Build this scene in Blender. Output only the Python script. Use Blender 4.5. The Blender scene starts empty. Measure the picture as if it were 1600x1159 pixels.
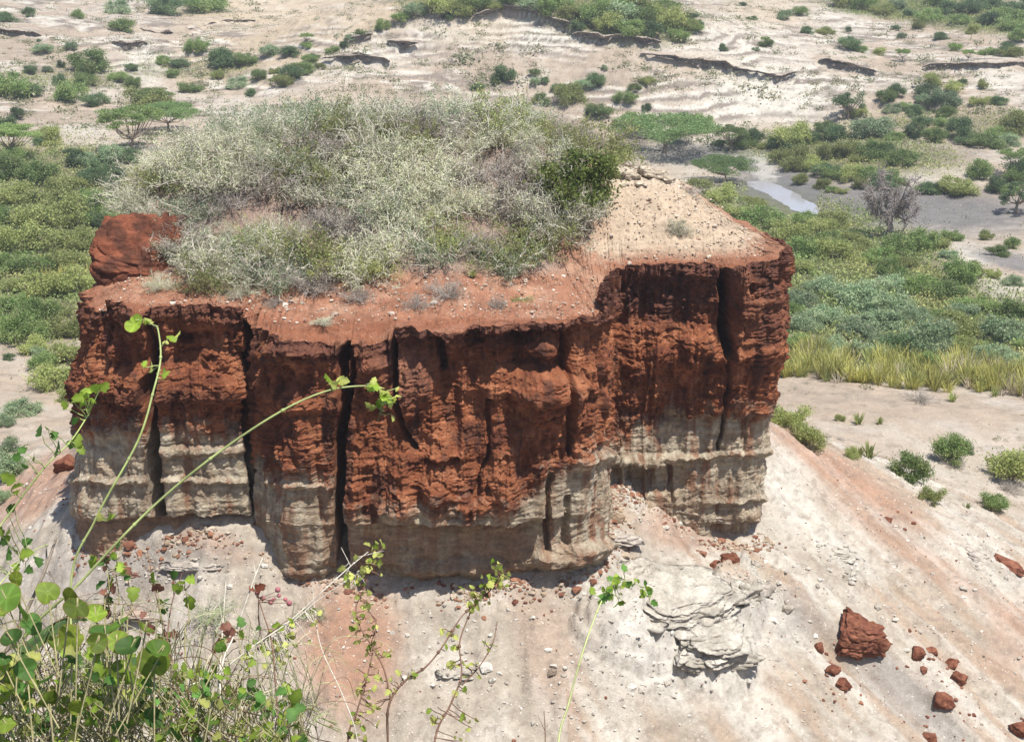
import bpy, math, random
import numpy as np
from mathutils import Vector
R = math.radians
rng = np.random.default_rng(11)
random.seed(11)
S = bpy.context.scene
COL = S.collection

# ------------------------------------------------------------------ camera, world, sun, exposure
CAMZ, PITCH, F = 45.0, R(20.0), 2222.0
cam_d = bpy.data.cameras.new("camera"); cam = bpy.data.objects.new("camera", cam_d); COL.objects.link(cam)
cam.location = (0, 0, CAMZ); cam.rotation_euler = (R(90) - PITCH, 0, 0)
cam_d.sensor_width = 36; cam_d.lens = 50; cam_d.clip_start = 0.05; cam_d.clip_end = 9000
S.camera = cam
SUN_DIR = Vector((0.27, -0.24, 1.0)).normalized()          # towards the sun
sun_el = math.asin(SUN_DIR.z); sun_az = math.atan2(SUN_DIR.x, SUN_DIR.y)
world = bpy.data.worlds.new("World"); S.world = world; world.use_nodes = True
wn = world.node_tree
sky = wn.nodes.new("ShaderNodeTexSky"); sky.sky_type = 'NISHITA'; sky.sun_disc = False
sky.sun_elevation = sun_el; sky.sun_rotation = sun_az; sky.altitude = 1400; sky.dust_density = 2.0
bg = wn.nodes['Background']; bg.inputs['Strength'].default_value = 0.115
wn.links.new(sky.outputs[0], bg.inputs[0])
sl = bpy.data.lights.new("sun", 'SUN'); sl.energy = 5.0; sl.angle = R(0.5); sl.color = (1.0, 0.955, 0.88)
so = bpy.data.objects.new("sun", sl); COL.objects.link(so)
so.rotation_euler = SUN_DIR.to_track_quat('Z', 'Y').to_euler(); so.location = (0, 0, 80)
S.view_settings.view_transform = 'Standard'; S.view_settings.look = 'None'
S.view_settings.exposure = 0.62; S.view_settings.gamma = 1.0
S.cycles.volume_bounces = 0; S.cycles.max_bounces = 6; S.cycles.transparent_max_bounces = 6

# ------------------------------------------------------------------ where things stand
cp, sp = math.cos(PITCH), math.sin(PITCH)
def slope_of(py):                         # dz/dy of the sight line through image row py
    v = (579.5 - np.asarray(py, float)) / F
    return (-sp + v * cp) / (cp + v * sp)
def P3(px, py, Y):                        # the point seen at (px, py) that stands Y metres away
    v = (579.5 - py) / F; t = Y / (cp + v * sp)
    return np.array([(px - 800) / F * t, Y, CAMZ + t * (-sp + v * cp)])
def to_px(x, y, z):
    d = z - CAMZ
    zc = y * cp - d * sp; yc = y * sp + d * cp
    zc = np.maximum(zc, 0.5)
    return 800 + F * x / zc, 579.5 - F * yc / zc

# ------------------------------------------------------------------ noise
_g = np.random.default_rng(5).normal(size=(256, 3)); _g /= np.linalg.norm(_g, axis=1)[:, None]
_p = np.random.default_rng(6).permutation(256)
def perlin(x, y, z, seed=0):
    xi, yi, zi = np.floor(x), np.floor(y), np.floor(z)
    fx, fy, fz = x - xi, y - yi, z - zi
    xi, yi, zi = xi.astype(np.int64) + seed * 17, yi.astype(np.int64) + seed * 31, zi.astype(np.int64) + seed * 7
    u, v, w = [f * f * f * (f * (f * 6 - 15) + 10) for f in (fx, fy, fz)]
    def c(a, b, d):
        h = _p[(_p[(_p[(xi + a) & 255] + yi + b) & 255] + zi + d) & 255]
        g = _g[h]
        return g[..., 0] * (fx - a) + g[..., 1] * (fy - b) + g[..., 2] * (fz - d)
    l = lambda a, b, t: a + (b - a) * t
    return l(l(l(c(0,0,0), c(1,0,0), u), l(c(0,1,0), c(1,1,0), u), v), l(l(c(0,0,1), c(1,0,1), u), l(c(0,1,1), c(1,1,1), u), v), w) * 1.6
def fbm(x, y, z, o=4, seed=0, gain=0.5):
    s = 0; a = 1; t = 0
    for i in range(o):
        s = s + a * perlin(x, y, z, seed + i); t += a; a *= gain; x, y, z = x * 2.03, y * 2.03, z * 2.03
    return s / t
def ridged(x, y, z, o=4, seed=0):
    s = 0; a = 1; t = 0
    for i in range(o):
        s = s + a * (1 - 2 * np.abs(perlin(x, y, z, seed + i))); t += a; a *= 0.5; x, y, z = x * 2.1, y * 2.1, z * 2.1
    return s / t
_j = np.random.default_rng(9).random((4096, 4))
def worley(x, y, z, seed=0):              # nearest distance, second nearest distance, cell value
    xi, yi, zi = np.floor(x).astype(np.int64), np.floor(y).astype(np.int64), np.floor(z).astype(np.int64)
    f1 = np.full(x.shape, 9.0); f2 = np.full(x.shape, 9.0); cv = np.zeros(x.shape)
    for a in (-1, 0, 1):
        for b in (-1, 0, 1):
            for c in (-1, 0, 1):
                h = ((xi + a) * 73856093 ^ (yi + b) * 19349663 ^ (zi + c) * 83492791 ^ seed * 2654435) & 4095
                j = _j[h]
                d = np.sqrt((xi + a + j[..., 0] - x) ** 2 + (yi + b + j[..., 1] - y) ** 2 + (zi + c + j[..., 2] - z) ** 2)
                n = d < f1
                f2 = np.where(n, f1, np.minimum(f2, d)); cv = np.where(n, j[..., 3], cv); f1 = np.where(n, d, f1)
    return f1, f2, cv
def sstep(a, b, x):
    t = np.clip((x - a) / (b - a), 0, 1); return t * t * (3 - 2 * t)
def lerp(a, b, t): return a + (b - a) * t
def mixc(c0, c1, t): return c0 + (np.array(c1) - c0) * np.asarray(t)[..., None]

# ------------------------------------------------------------------ mesh helpers
def tag(o, label=None, cat=None, group=None, kind=None):
    if label: o['label'] = label
    if cat: o['category'] = cat
    if group: o['group'] = group
    if kind: o['kind'] = kind
    return o
def mesh_np(name, V, Q, mat, parent=None, smooth=True, col=None, attrs=None):
    """V (n,3), Q (m,3|4) -> one mesh object"""
    V = np.asarray(V, np.float32).reshape(-1, 3); Q = np.asarray(Q, np.int32)
    me = bpy.data.meshes.new(name); k = Q.shape[1]
    me.vertices.add(len(V)); me.vertices.foreach_set('co', V.ravel())
    me.loops.add(Q.size); me.loops.foreach_set('vertex_index', Q.ravel())
    me.polygons.add(len(Q)); me.polygons.foreach_set('loop_start', np.arange(0, Q.size, k, dtype=np.int32))
    me.polygons.foreach_set('use_smooth', np.full(len(Q), smooth))
    me.update(calc_edges=True)
    if col is not None:
        a = me.color_attributes.new('Col', 'FLOAT_COLOR', 'POINT')
        c = np.ones((len(V), 4), np.float32); c[:, :3] = np.clip(col, 0, 1); a.data.foreach_set('color', c.ravel())
    me.materials.append(mat)
    o = bpy.data.objects.new(name, me); COL.objects.link(o)
    if parent is not None: o.parent = parent
    return o
def empty(name, loc=(0, 0, 0)):
    o = bpy.data.objects.new(name, None); COL.objects.link(o); o.location = loc; return o
def gridq(n, m, wrap=False):              # n rows, m columns
    i = np.arange(n - 1)[:, None]; j = np.arange(m if wrap else m - 1)[None, :]
    j2 = (j + 1) % m
    return np.stack([i * m + j, i * m + j2, (i + 1) * m + j2, (i + 1) * m + j], -1).reshape(-1, 4)
class MB:
    def __init__(s): s.v = []; s.q = []; s.c = []; s.n = 0
    def add(s, v, q, c=None):
        s.v.append(np.asarray(v, float).reshape(-1, 3)); s.q.append(np.asarray(q) + s.n)
        if c is not None: s.c.append(np.broadcast_to(np.asarray(c, float), (len(s.v[-1]), 3)))
        s.n += len(s.v[-1])
    def tube(s, pts, r0, r1, sides=3, c=None):
        pts = np.asarray(pts, float); n = len(pts)
        t = np.gradient(pts, axis=0); t /= np.linalg.norm(t, axis=1)[:, None] + 1e-9
        ref = np.array([0.3, 0.2, 1.0]) if abs(t[0][2]) < 0.8 else np.array([1.0, 0.1, 0.1])
        a = np.cross(t, ref); a /= np.linalg.norm(a, axis=1)[:, None] + 1e-9; b = np.cross(t, a)
        r = np.linspace(r0, r1, n)[:, None, None]; th = np.arange(sides) * 2 * math.pi / sides
        ring = pts[:, None, :] + r * (np.cos(th)[None, :, None] * a[:, None, :] + np.sin(th)[None, :, None] * b[:, None, :])
        s.add(ring.reshape(-1, 3), gridq(n, sides, True), c)
    def cards(s, C, size, aspect=2.0, up=0.3, c=None, rg=None):
        """small pointed leaf faces at the points C"""
        rg = rg or rng; n = len(C)
        d = rg.normal(size=(n, 3)); d[:, 2] += up; d /= np.linalg.norm(d, axis=1)[:, None]
        e = np.cross(d, rg.normal(size=(n, 3))); e /= np.linalg.norm(e, axis=1)[:, None] + 1e-9
        L = (np.broadcast_to(size, (n,)) * rg.uniform(0.6, 1.3, n))[:, None]; W = L / aspect
        v = np.stack([C - d * L * .5, C + e * W * .5, C + d * L * .5, C - e * W * .5], 1)
        s.add(v.reshape(-1, 3), np.arange(4 * n).reshape(n, 4), np.repeat(c, 4, 0) if c is not None and np.ndim(c) == 2 else c)
    def build(s, name, mat, parent=None, smooth=True):
        return mesh_np(name, np.concatenate(s.v), np.concatenate(s.q), mat, parent, smooth, np.concatenate(s.c) if s.c else None)

# ------------------------------------------------------------------ materials
def nt(name):
    m = bpy.data.materials.new(name); m.use_nodes = True
    return m, m.node_tree, m.node_tree.nodes, m.node_tree.links
def noise_node(t, co, scale, detail=6, rough=0.6, sc=None, dist=0.0):
    n = t.nodes.new('ShaderNodeTexNoise'); n.inputs['Scale'].default_value = scale
    n.inputs['Detail'].default_value = detail; n.inputs['Roughness'].default_value = rough; n.inputs['Distortion'].default_value = dist
    if sc:
        m = t.nodes.new('ShaderNodeMapping'); m.inputs['Scale'].default_value = sc
        t.links.new(co, m.inputs[0]); co = m.outputs[0]
    t.links.new(co, n.inputs['Vector']); return n.outputs['Fac']
def rampf(t, fac, p0, p1, v0, v1):
    n = t.nodes.new('ShaderNodeMapRange'); n.inputs[1].default_value = p0; n.inputs[2].default_value = p1
    n.inputs[3].default_value = v0; n.inputs[4].default_value = v1; t.links.new(fac, n.inputs[0]); return n.outputs[0]
def mul(t, a, b, op='MULTIPLY'):
    n = t.nodes.new('ShaderNodeMath'); n.operation = op
    for i, x in enumerate((a, b)):
        if isinstance(x, (int, float)): n.inputs[i].default_value = x
        else: t.links.new(x, n.inputs[i])
    return n.outputs[0]
def vscale(t, c, f):
    n = t.nodes.new('ShaderNodeVectorMath'); n.operation = 'SCALE'; t.links.new(c, n.inputs[0])
    if isinstance(f, (int, float)): n.inputs['Scale'].default_value = f
    else: t.links.new(f, n.inputs['Scale'])
    return n.outputs[0]
def mixn(t, fac, a, b):
    n = t.nodes.new('ShaderNodeMix'); n.data_type = 'RGBA'
    if isinstance(fac, (int, float)): n.inputs[0].default_value = fac
    else: t.links.new(fac, n.inputs[0])
    for i, x in ((6, a), (7, b)):
        if isinstance(x, tuple): n.inputs[i].default_value = (*x, 1)
        else: t.links.new(x, n.inputs[i])
    return n.outputs[2]
def rock_mat(name, attr=True, color=(.3, .2, .15), scales=(1.3, 9, 45), bump=(.10, .35), var=.35, sc=(1, 1, 2.2), speck=None):
    m, t, N, L = nt(name); b = N['Principled BSDF']; b.inputs['Roughness'].default_value = 0.95
    b.inputs['Specular IOR Level'].default_value = 0.15
    g = N.new('ShaderNodeNewGeometry'); co = g.outputs['Position']
    if attr:
        a = N.new('ShaderNodeAttribute'); a.attribute_name = 'Col'; c = a.outputs['Color']
    else:
        a = N.new('ShaderNodeRGB'); a.outputs[0].default_value = (*color, 1); c = a.outputs[0]
    n1 = noise_node(t, co, scales[0], 8, .65, sc); n2 = noise_node(t, co, scales[1], 8, .7, sc, .6); n3 = noise_node(t, co, scales[2], 4, .7)
    f = mul(t, rampf(t, n1, .3, .7, 1 - var, 1 + var), rampf(t, n2, .28, .72, 1 - var, 1 + var))
    f = mul(t, f, rampf(t, n3, .3, .7, 1 - var * .7, 1 + var * .7))
    c = vscale(t, c, f)
    if speck:                                  # pale grit lying on the surface
        s = rampf(t, noise_node(t, co, speck[0], 3, .6), speck[1], speck[1] + .04, 0, 1)
        c = mixn(t, mul(t, s, .75), c, speck[2])
        s = rampf(t, noise_node(t, co, speck[0] * 1.7, 3, .6, (1, 1.3, 1)), speck[1] + .01, speck[1] + .05, 0, 1)
        c = mixn(t, mul(t, s, .6), c, speck[3])
    L.new(c, b.inputs['Base Color'])
    hgt = mul(t, mul(t, n1, 1.0), mul(t, mul(t, n2, .35), mul(t, n3, .10), 'ADD'), 'ADD')
    bp = N.new('ShaderNodeBump'); bp.inputs['Strength'].default_value = 1.0; bp.inputs['Distance'].default_value = bump[1]
    L.new(hgt, bp.inputs['Height']); L.new(bp.outputs[0], b.inputs['Normal'])
    return m
def leaf_mat(name, color, color2, trans=.35, attr=False, rnd=.35):
    m, t, N, L = nt(name); b = N['Principled BSDF']; b.inputs['Roughness'].default_value = 0.6
    b.inputs['Specular IOR Level'].default_value = 0.3
    tc = N.new('ShaderNodeTexCoord'); oi = N.new('ShaderNodeObjectInfo')
    n = noise_node(t, tc.outputs['Object'], 1.6, 4, .7)
    if attr:
        a = N.new('ShaderNodeAttribute'); a.attribute_name = 'Col'; c = a.outputs['Color']
    else:
        c = mixn(t, rampf(t, n, .38, .62, 0, 1), color, color2)
    n2 = noise_node(t, tc.outputs['Object'], 14, 3, .6)
    c = vscale(t, c, mul(t, rampf(t, oi.outputs['Random'], 0, 1, 1 - rnd, 1 + rnd), rampf(t, n2, .3, .7, .6, 1.4)))
    L.new(c, b.inputs['Base Color'])
    tr = N.new('ShaderNodeBsdfTranslucent'); L.new(vscale(t, c, 1.3), tr.inputs[0])
    mx = N.new('ShaderNodeMixShader'); mx.inputs[0].default_value = trans
    L.new(b.outputs[0], mx.inputs[1]); L.new(tr.outputs[0], mx.inputs[2])
    L.new(mx.outputs[0], N['Material Output'].inputs[0])
    return m
def wood_mat(name, color, var=.35, scale=20):
    return rock_mat(name, False, color, (1.5, scale, 60), (0, .01), var, (1, 1, 1))

M_ground = rock_mat('ground_soil', True, scales=(.55, 6, 30), bump=(0, .16), var=.16, sc=(1, 1, 1), speck=(9, .655, (.66, .62, .55), (.20, .15, .12)))
M_wall = rock_mat('layered_rock', True, scales=(1.4, 9, 48), bump=(0, .34), var=.27, sc=(1, 1, 1.7))
M_top = rock_mat('top_soil', True, scales=(1.0, 9, 36), bump=(0, .18), var=.2, sc=(1, 1, 1), speck=(12, .66, (.66, .58, .48), (.16, .08, .05)))
M_rock = rock_mat('loose_rock', True, scales=(2, 9, 40), bump=(0, .16), var=.3, sc=(1, 1, 1.8))
M_far = rock_mat('ledge_rock', True, scales=(.6, 3, 10), bump=(0, .35), var=.35, sc=(1, 1, 3))

def blob(px, py, cx, cy, rx, ry, ang=0, soft=.5):
    c, s = math.cos(R(ang)), math.sin(R(ang)); dx, dy = px - cx, py - cy
    u = (dx * c + dy * s) / rx; v = (-dx * s + dy * c) / ry
    return sstep(1 + soft, 1 - soft, np.sqrt(u * u + v * v))
def seg_d(px, py, poly):
    best = np.full(px.shape, 1e9)
    for (x0, y0), (x1, y1) in zip(poly[:-1], poly[1:]):
        dx, dy = x1 - x0, y1 - y0; t = np.clip(((px - x0) * dx + (py - y0) * dy) / (dx * dx + dy * dy), 0, 1)
        best = np.minimum(best, np.hypot(px - x0 - t * dx, py - y0 - t * dy))
    return best
# ------------------------------------------------------------------ terrain heights
def tps_fit(P):
    P = np.array(P, float); xy, z = P[:, :2], P[:, 2]; n = len(P)
    d2 = ((xy[:, None] - xy[None]) ** 2).sum(-1); K = np.where(d2 > 0, .5 * d2 * np.log(d2 + 1e-12), 0) + np.eye(n) * 2.0
    A = np.zeros((n + 3, n + 3)); A[:n, :n] = K; A[:n, n] = 1; A[:n, n + 1:] = xy; A[n:, :n] = A[:n, n:].T
    w = np.linalg.solve(A, np.r_[z, 0, 0, 0])
    def f(x, y):
        x = np.asarray(x, float); sh = x.shape; x = x.ravel(); y = np.asarray(y, float).ravel(); out = np.empty(len(x))
        for i in range(0, len(x), 20000):
            d = (x[i:i+20000, None] - xy[:, 0]) ** 2 + (y[i:i+20000, None] - xy[:, 1]) ** 2
            out[i:i+20000] = (.5 * d * np.log(d + 1e-12)) @ w[:n] + w[n] + w[n+1] * x[i:i+20000] + w[n+2] * y[i:i+20000]
        return out.reshape(sh)
    return f
VAL = [(1400,700,77),(1560,780,72),(1250,640,83),(1400,603,91),(1220,590,93),(1600,622,89),(1400,480,127),(1250,450,130),(1600,480,127),
       (1600,400,150),(1400,380,165),(1230,310,195),(1100,300,190),(1600,310,188),(1400,240,215),(1100,205,238),(1600,220,222),
       (1200,180,243),(1200,128,252),(1200,108,257),(1450,112,258),(1600,110,256),(1300,50,300),(1500,0,345),(1000,92,256),(1060,0,325),(800,25,292),(900,50,272),(700,45,285),
       (650,100,266),(520,118,256),(560,60,278),(420,30,330),(300,40,310),(100,30,300),(250,90,268),(100,150,243),(300,120,262),(60,200,220),(100,230,205),(100,300,180),(100,450,132),
       (50,600,97),(50,660,86),(0,720,78),(900,200,236),(700,200,232),(400,200,222),(500,350,165),(900,350,165),(600,500,122),(900,520,118),(1000,620,92),(300,640,90),(-300,400,150),(-300,600,95),(1900,400,150),(1900,600,90),(-300,100,250),(1900,100,250),
       (1900,800,70),(-300,800,68)]
vp = [tuple(P3(*a)) for a in VAL] + [(-300,500,24),(0,520,30),(300,520,30),(-700,1200,60),(0,1200,75),(700,1200,70),(-260,200,18),(260,200,15),(-200,80,16),(200,80,14),
      (-60,30,3),(60,30,3),(0,30,4),(0,55,7),(-200,-50,0),(200,-50,0)]
f_val = tps_fit(vp)
HIL = [(500,893,50),(600,908,50),(700,900,50),(860,892,50),(930,868,51),(130,822,53),(250,812,51.6),(390,802,51.6),(1190,852,57),(1110,850,56.5),(960,752,56.5),(1030,800,55.5),(1195,668,65),
       (1330,735,65),(1450,805,63),(1600,892,60),(1340,1000,53),(1600,1159,50),(1250,900,54.5),(1450,950,56.3),(900,1159,44.5),(1200,1159,46.5),(500,1159,44.5),(200,1159,45.5),(0,1159,47),(0,900,53),(0,800,61),
       (60,745,63),(130,690,66),(900,1000,47.6),(500,1000,47.6),(200,980,49),(1150,1010,50.2),(1050,930,52)]
hp = [tuple(P3(*a)) for a in HIL] + [(0,60,20),(-10,60,20),(8,62,19.5),(0,80,14),(-18,76,15),(14,78,13),(0,95,6),(-35,85,5),(35,85,3),(0,36,7.5),(20,38,4),(-20,38,6),(-40,55,3),(36,62,5.5),(34,48,1),(-32,70,12),(0,25,1),(-34,48,4)]
f_hil = tps_fit(hp)
LEDGES = [[(893,56),(945,64),(960,62),(1033,72)], [(1000,88),(1066,99),(1132,104),(1143,113),(1216,126),(1245,118)], [(1278,97),(1320,104),(1368,117)], [(1440,108),(1500,104),(1600,101),(1640,100)],
          [(170,36),(213,42),(283,50),(350,33),(400,32)], [(-20,48),(30,52),(66,56)], [(176,67),(205,73),(232,70)], [(738,34),(762,27),(782,22)], [(783,17),(840,27),(893,44)], [(605,70),(655,76)], [(548,67),(582,60)],[(500,99),(560,92),(610,101)]]
def ground_z(x, y, detail=True):
    x = np.asarray(x, float); y = np.asarray(y, float)
    zv = f_val(x, y)
    far = sstep(60, 130, y)
    zv = zv + fbm(x * .045, y * .045, x * 0, 4, 3) * lerp(.5, 1.5, sstep(90, 260, y)) * sstep(20, 60, y)
    zv = zv + 8.0 * np.exp(-np.abs((x + 4) / 40) ** 2.6 - ((y - 280) / 17) ** 2)
    zh = f_hil(x, y)
    dd = np.hypot(x / 1.0, (y - 58) / 1.0); zh = zh - np.maximum(0, dd - 38) * .9
    k = 1.2; m = np.maximum(zv, zh); z = m + k * np.log(np.exp(np.clip((zv - m) / k, -40, 0)) + np.exp(np.clip((zh - m) / k, -40, 0))) - k * .15
    rim = 43.4 - 1.25 * np.maximum(0, y - 1.85 - .15 * perlin(x * .7, y * 0, x * 0, 8)) + .06 * perlin(x * 2, y * 2, x * 0, 2) - np.maximum(0, np.abs(x) - 25) * .3
    z = np.maximum(z, rim)
    def bed(z):
        if STREAM is None: return z
        X, Y, Z = STREAM; best = np.full(x.shape, 1e9); zl = np.zeros(x.shape)
        for k in (0, 1):
            dx, dy = X[k+1] - X[k], Y[k+1] - Y[k]; t = np.clip(((x - X[k]) * dx + (y - Y[k]) * dy) / (dx * dx + dy * dy), 0, 1); d = np.hypot(x - X[k] - t * dx, y - Y[k] - t * dy); n = d < best
            best = np.where(n, d, best); zl = np.where(n, Z[k] + t * (Z[k+1] - Z[k]), zl)
        best = best + .8 * fbm(x * .35, y * .35, x * 0, 3, 55)
        return lerp(z, zl - .35 + .16 * np.maximum(best, 0), sstep(5.5, 2.8, best))
    if detail:
        px, py = to_px(x, y, z)
        # erosion rills down the fall line, broken crusty layers
        a = .75 * x + .66 * y; b = .66 * x - .75 * y
        hill = sstep(1.0, -1.0, zv - zh) * sstep(36, 42, y) * sstep(95, 75, y)
        ril = ridged(a * .8, b * .10, a * 0, 3, 21) * sstep(5, 14, x) + fbm(x * 1.1, y * .22, x * 0, 3, 22) * sstep(12, 4, x)
        z = z + hill * (.34 * ril + .32 * fbm(x * .5, y * .5, z * .3, 5, 31, .55) + .09 * fbm(x * 3.2, y * 3.2, z * 2, 4, 32, .7) * sstep(-.2, .2, fbm(x * .5, y * .5, x * 0, 2, 33)))
        crust = sstep(.05, .3, fbm(x * .28, y * .28, z * .3, 3, 41) + .10) * hill
        lay = z * 2.6 + .5 * fbm(x * 1.2, y * 1.2, x * 0, 3, 42); fr = lay - np.floor(lay)
        z = z + crust * .13 * (sstep(.55, .75, fr) - fr)
        z = z + sstep(60, 90, y) * (.16 * fbm(x * .9, y * .9, x * 0, 4, 51))
        cr = np.clip(blob(px, py, 1060, 1000, 150, 95, 25) + blob(px, py, 1190, 920, 60, 45, 30) + .7 * blob(px, py, 1040, 800, 90, 40, 25) + .6 * blob(px, py, 700, 1050, 60, 26) + .5 * blob(px, py, 320, 900, 120, 30) + .5 * blob(px, py, 1310, 880, 60, 34, 25) + .4 * blob(px, py, 1530, 880, 50, 40, 25), 0, 1) * hill
        lay = z * 2.0 + .9 * fbm(x * .9, y * .9, x * 0, 5, 43, .65); fr = lay - np.floor(lay)
        z = z + cr * (.34 * (sstep(.6, .74, fr) - fr) + .16 * fbm(x * 3.2, y * 3.2, x * 0, 4, 44, .65) + .10)
        gul = seg_d(px + 8 * fbm(x * 1.5, y * 1.5, x * 0, 3, 45), py, [(1180, 925), (1235, 975), (1290, 1010), (1350, 1045), (1420, 1100), (1490, 1170)])
        z = z - hill * .65 * sstep(34, 4, gul) * sstep(1150, 1260, px)
        A = np.maximum(np.maximum(blob(px, py, 1035, 985, 130, 62, 8), blob(px, py, 1120, 1040, 60, 50, 20)), blob(px, py, 1150, 950, 42, 60, -10)) + .22 * fbm(x * 1.3, y * 1.3, x * 0, 5, 46, .65)
        z = z + hill * (.45 * sstep(.30, .42, A) + .40 * sstep(.58, .68, A) + .2 * sstep(.82, .9, A))
        # eroded benches on the far slopes
        fa = sstep(225, 245, y) * sstep(420, 330, y)
        lay = z * .42 + 1.6 * fbm(x * .03, y * .05, x * 0, 5, 52, .6); fr = lay - np.floor(lay)
        z = z + fa * .9 * (sstep(.55, .85, fr) - fr) * sstep(.0, .25, fbm(x * .05, y * .08, x * 0, 3, 53))
        for L in LEDGES:
            L = np.array(L, float); ly = np.interp(px, L[:, 0], L[:, 1])
            w = sstep(L[0, 0] - 8, L[0, 0] + 8, px) * sstep(L[-1, 0] + 8, L[-1, 0] - 8, px) * (y > 200)
            q = (ly - py); z = z + w * 1.7 * (1 / (1 + np.exp(-np.clip(q / 1.2, -30, 30))) - .5) * np.exp(-(q / 11) ** 2)
    return bed(z) if STREAM is not None and detail else z
def axis(segs):
    out = []
    for a, b, d0, d1 in segs:
        p = a
        while p < b: out.append(p); p += lerp(d0, d1, (p - a) / (b - a))
    out.append(segs[-1][1]); return np.array(out)
STREAM = None
# pixel -> ground (first hit of the sight line)
_yt = np.concatenate([np.arange(40, 100, .25), np.arange(100, 420, .6)])
def hit(px, py):
    px = np.atleast_1d(np.asarray(px, float)); py = np.atleast_1d(np.asarray(py, float))
    v = (579.5 - py) / F; t = _yt[None] / (cp + v * sp)[:, None]
    X = ((px - 800) / F)[:, None] * t; Y = np.broadcast_to(_yt[None], X.shape); Z = CAMZ + t * (-sp + v * cp)[:, None]
    G = ground_z(X, Y, False); b = Z < G; i = np.where(b.any(1), b.argmax(1), len(_yt) - 1)
    k = np.arange(len(px)); x, y = X[k, i], Y[k, i]
    return x, y, ground_z(x, y)

sx, sy, sz_ = hit([1178, 1228, 1270], [283, 307, 336]); STREAM = (sx, sy, sz_)
xp = axis([(0, 24, .105, .105), (24, 110, .13, .9), (110, 2500, 1, 120)]); xs = np.r_[-xp[:0:-1], xp]
ys = axis([(-300, -3, 60, 2), (-3, 3, .15, .15), (3, 39, .25, .7), (39, 68, .10, .10), (68, 100, .12, .3), (100, 222, .35, .6), (222, 300, .36, .36), (300, 345, .6, 1.2), (345, 3500, 2, 150)])
GX, GY = np.meshgrid(xs, ys)
GZ = ground_z(GX, GY)
print('terrain grid', GX.shape)

# ground colours: what the soil itself is
gpx, gpy = to_px(GX, GY, GZ)
n1 = fbm(GX * .05, GY * .05, GX * 0, 5, 61); n2 = fbm(GX * .35, GY * .35, GX * 0, 5, 62, .6); n3 = fbm(GX * 1.6, GY * 1.6, GX * 0, 4, 63, .6)
wx = gpx + 26 * n2 + 40 * n1; wy = gpy + 14 * n3 + 12 * n2
C = np.empty(GX.shape + (3,)); C[:] = (.43, .345, .265)
C = mixc(C, (.50, .44, .37), sstep(-.1, .35, n1 + .5 * n2)); C = mixc(C, (.33, .27, .215), sstep(.05, .4, -n1 + .3 * n2) * .6)
hillm = sstep(0, -2, f_val(GX, GY) - f_hil(GX, GY)) * (GY > 38) * (GY < 90)
tal = np.empty_like(C); tal[:] = (.46, .40, .325)
tal = mixc(tal, (.58, .525, .45), sstep(-.12, .2, n2 + .3 * n1))
a_ = .75 * GX + .66 * GY; b_ = .66 * GX - .75 * GY
st = fbm(a_ * .75, b_ * .09, a_ * 0, 5, 64, .6); tal = mixc(tal, (.44, .335, .25), sstep(.0, .25, st) * .9 * (GX > 2)); tal = mixc(tal, (.61, .565, .49), sstep(.0, .22, -st) * .8 * (GX > 2))
tal = mixc(tal, (.42, .24, .16), np.clip(blob(wx, wy, 540, 1010, 75, 110) * .9 + blob(wx, wy, 840, 1010, 45, 120, -15) * .3 + blob(wx, wy, 1310, 740, 170, 22, 32) * .7 + blob(wx, wy, 60, 760, 90, 35, -35) * .8
       + blob(wx, wy, 330, 850, 60, 22, 20) * .5 + blob(wx, wy, 1420, 860, 200, 20, 33) * .45 + blob(wx, wy, 660, 870, 200, 28) * .5 + blob(wx, wy, 1050, 830, 60, 30, 20) * .6 + blob(wx, wy, 1590, 1000, 60, 60) * .4, 0, 1))
tal = mixc(tal, (.36, .33, .30), np.clip(blob(wx, wy, 190, 890, 170, 32, -8) * .6 + blob(wx, wy, 1230, 960, 60, 40, 30) * .6 + blob(wx, wy, 1420, 1080, 140, 30, 40) * .8, 0, 1))
tal = mixc(tal, (.63, .595, .53), np.clip(blob(wx, wy, 1060, 1000, 150, 100) * .95 + blob(wx, wy, 1215, 780, 40, 70, 0) * .6 + blob(wx, wy, 1310, 870, 60, 20, 30) * .6, 0, 1))
C = mixc(C, (0, 0, 0), 0 * n1); tal = mixc(tal, (.25, .20, .165), sstep(.02, .3, fbm(GX * 2.2, GY * 2.2, GZ * 4, 4, 66, .65)) * .45)
C = C + (tal - C) * hillm[..., None]
fz = (GY > 95)
C = mixc(C, (.62, .58, .50), np.clip(blob(wx, wy, 1200, 145, 120, 45) * .9 + blob(wx, wy, 1140, 60, 90, 40) * .5 + blob(wx, wy, 800, 55, 130, 22, 4) * .9 + blob(wx, wy, 570, 95, 110, 26, -12) * .5 + blob(wx, wy, 230, 95, 28, 40, -20) * .8
      + blob(wx, wy, 1400, 128, 60, 12) * .5 + blob(wx, wy, 1300, 20, 60, 60) * .3 + blob(wx, wy, 1570, 125, 60, 14, 0) * .5 + blob(wx, wy, 120, 215, 60, 20) * .4 + blob(wx, wy, 1430, 275, 110, 18) * .45 + blob(wx, wy, 1560, 455, 50, 22, 20) * .8 + blob(wx, wy, 1515, 400, 45, 12, 5) * .8 + blob(wx, wy, 1380, 348, 60, 6) * .9, 0, 1) * fz)
C = mixc(C, (.50, .40, .28), sstep(6, -6, gpy - np.interp(gpx, [380, 440, 560, 640, 700], [150, 128, 58, 22, -20])) * (gpx < 690) * (gpx > 250) * (GY > 235) * sstep(240, 330, gpx) * .6)
_l = GZ * .8 + 2.6 * fbm(GX * .03, GY * .06, GX * 0, 5, 67, .6); _f = _l - np.floor(_l); _m = sstep(215, 240, GY) * sstep(-.1, .25, fbm(GX * .06, GY * .1, GX * 0, 4, 68, .6) + .08)
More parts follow.
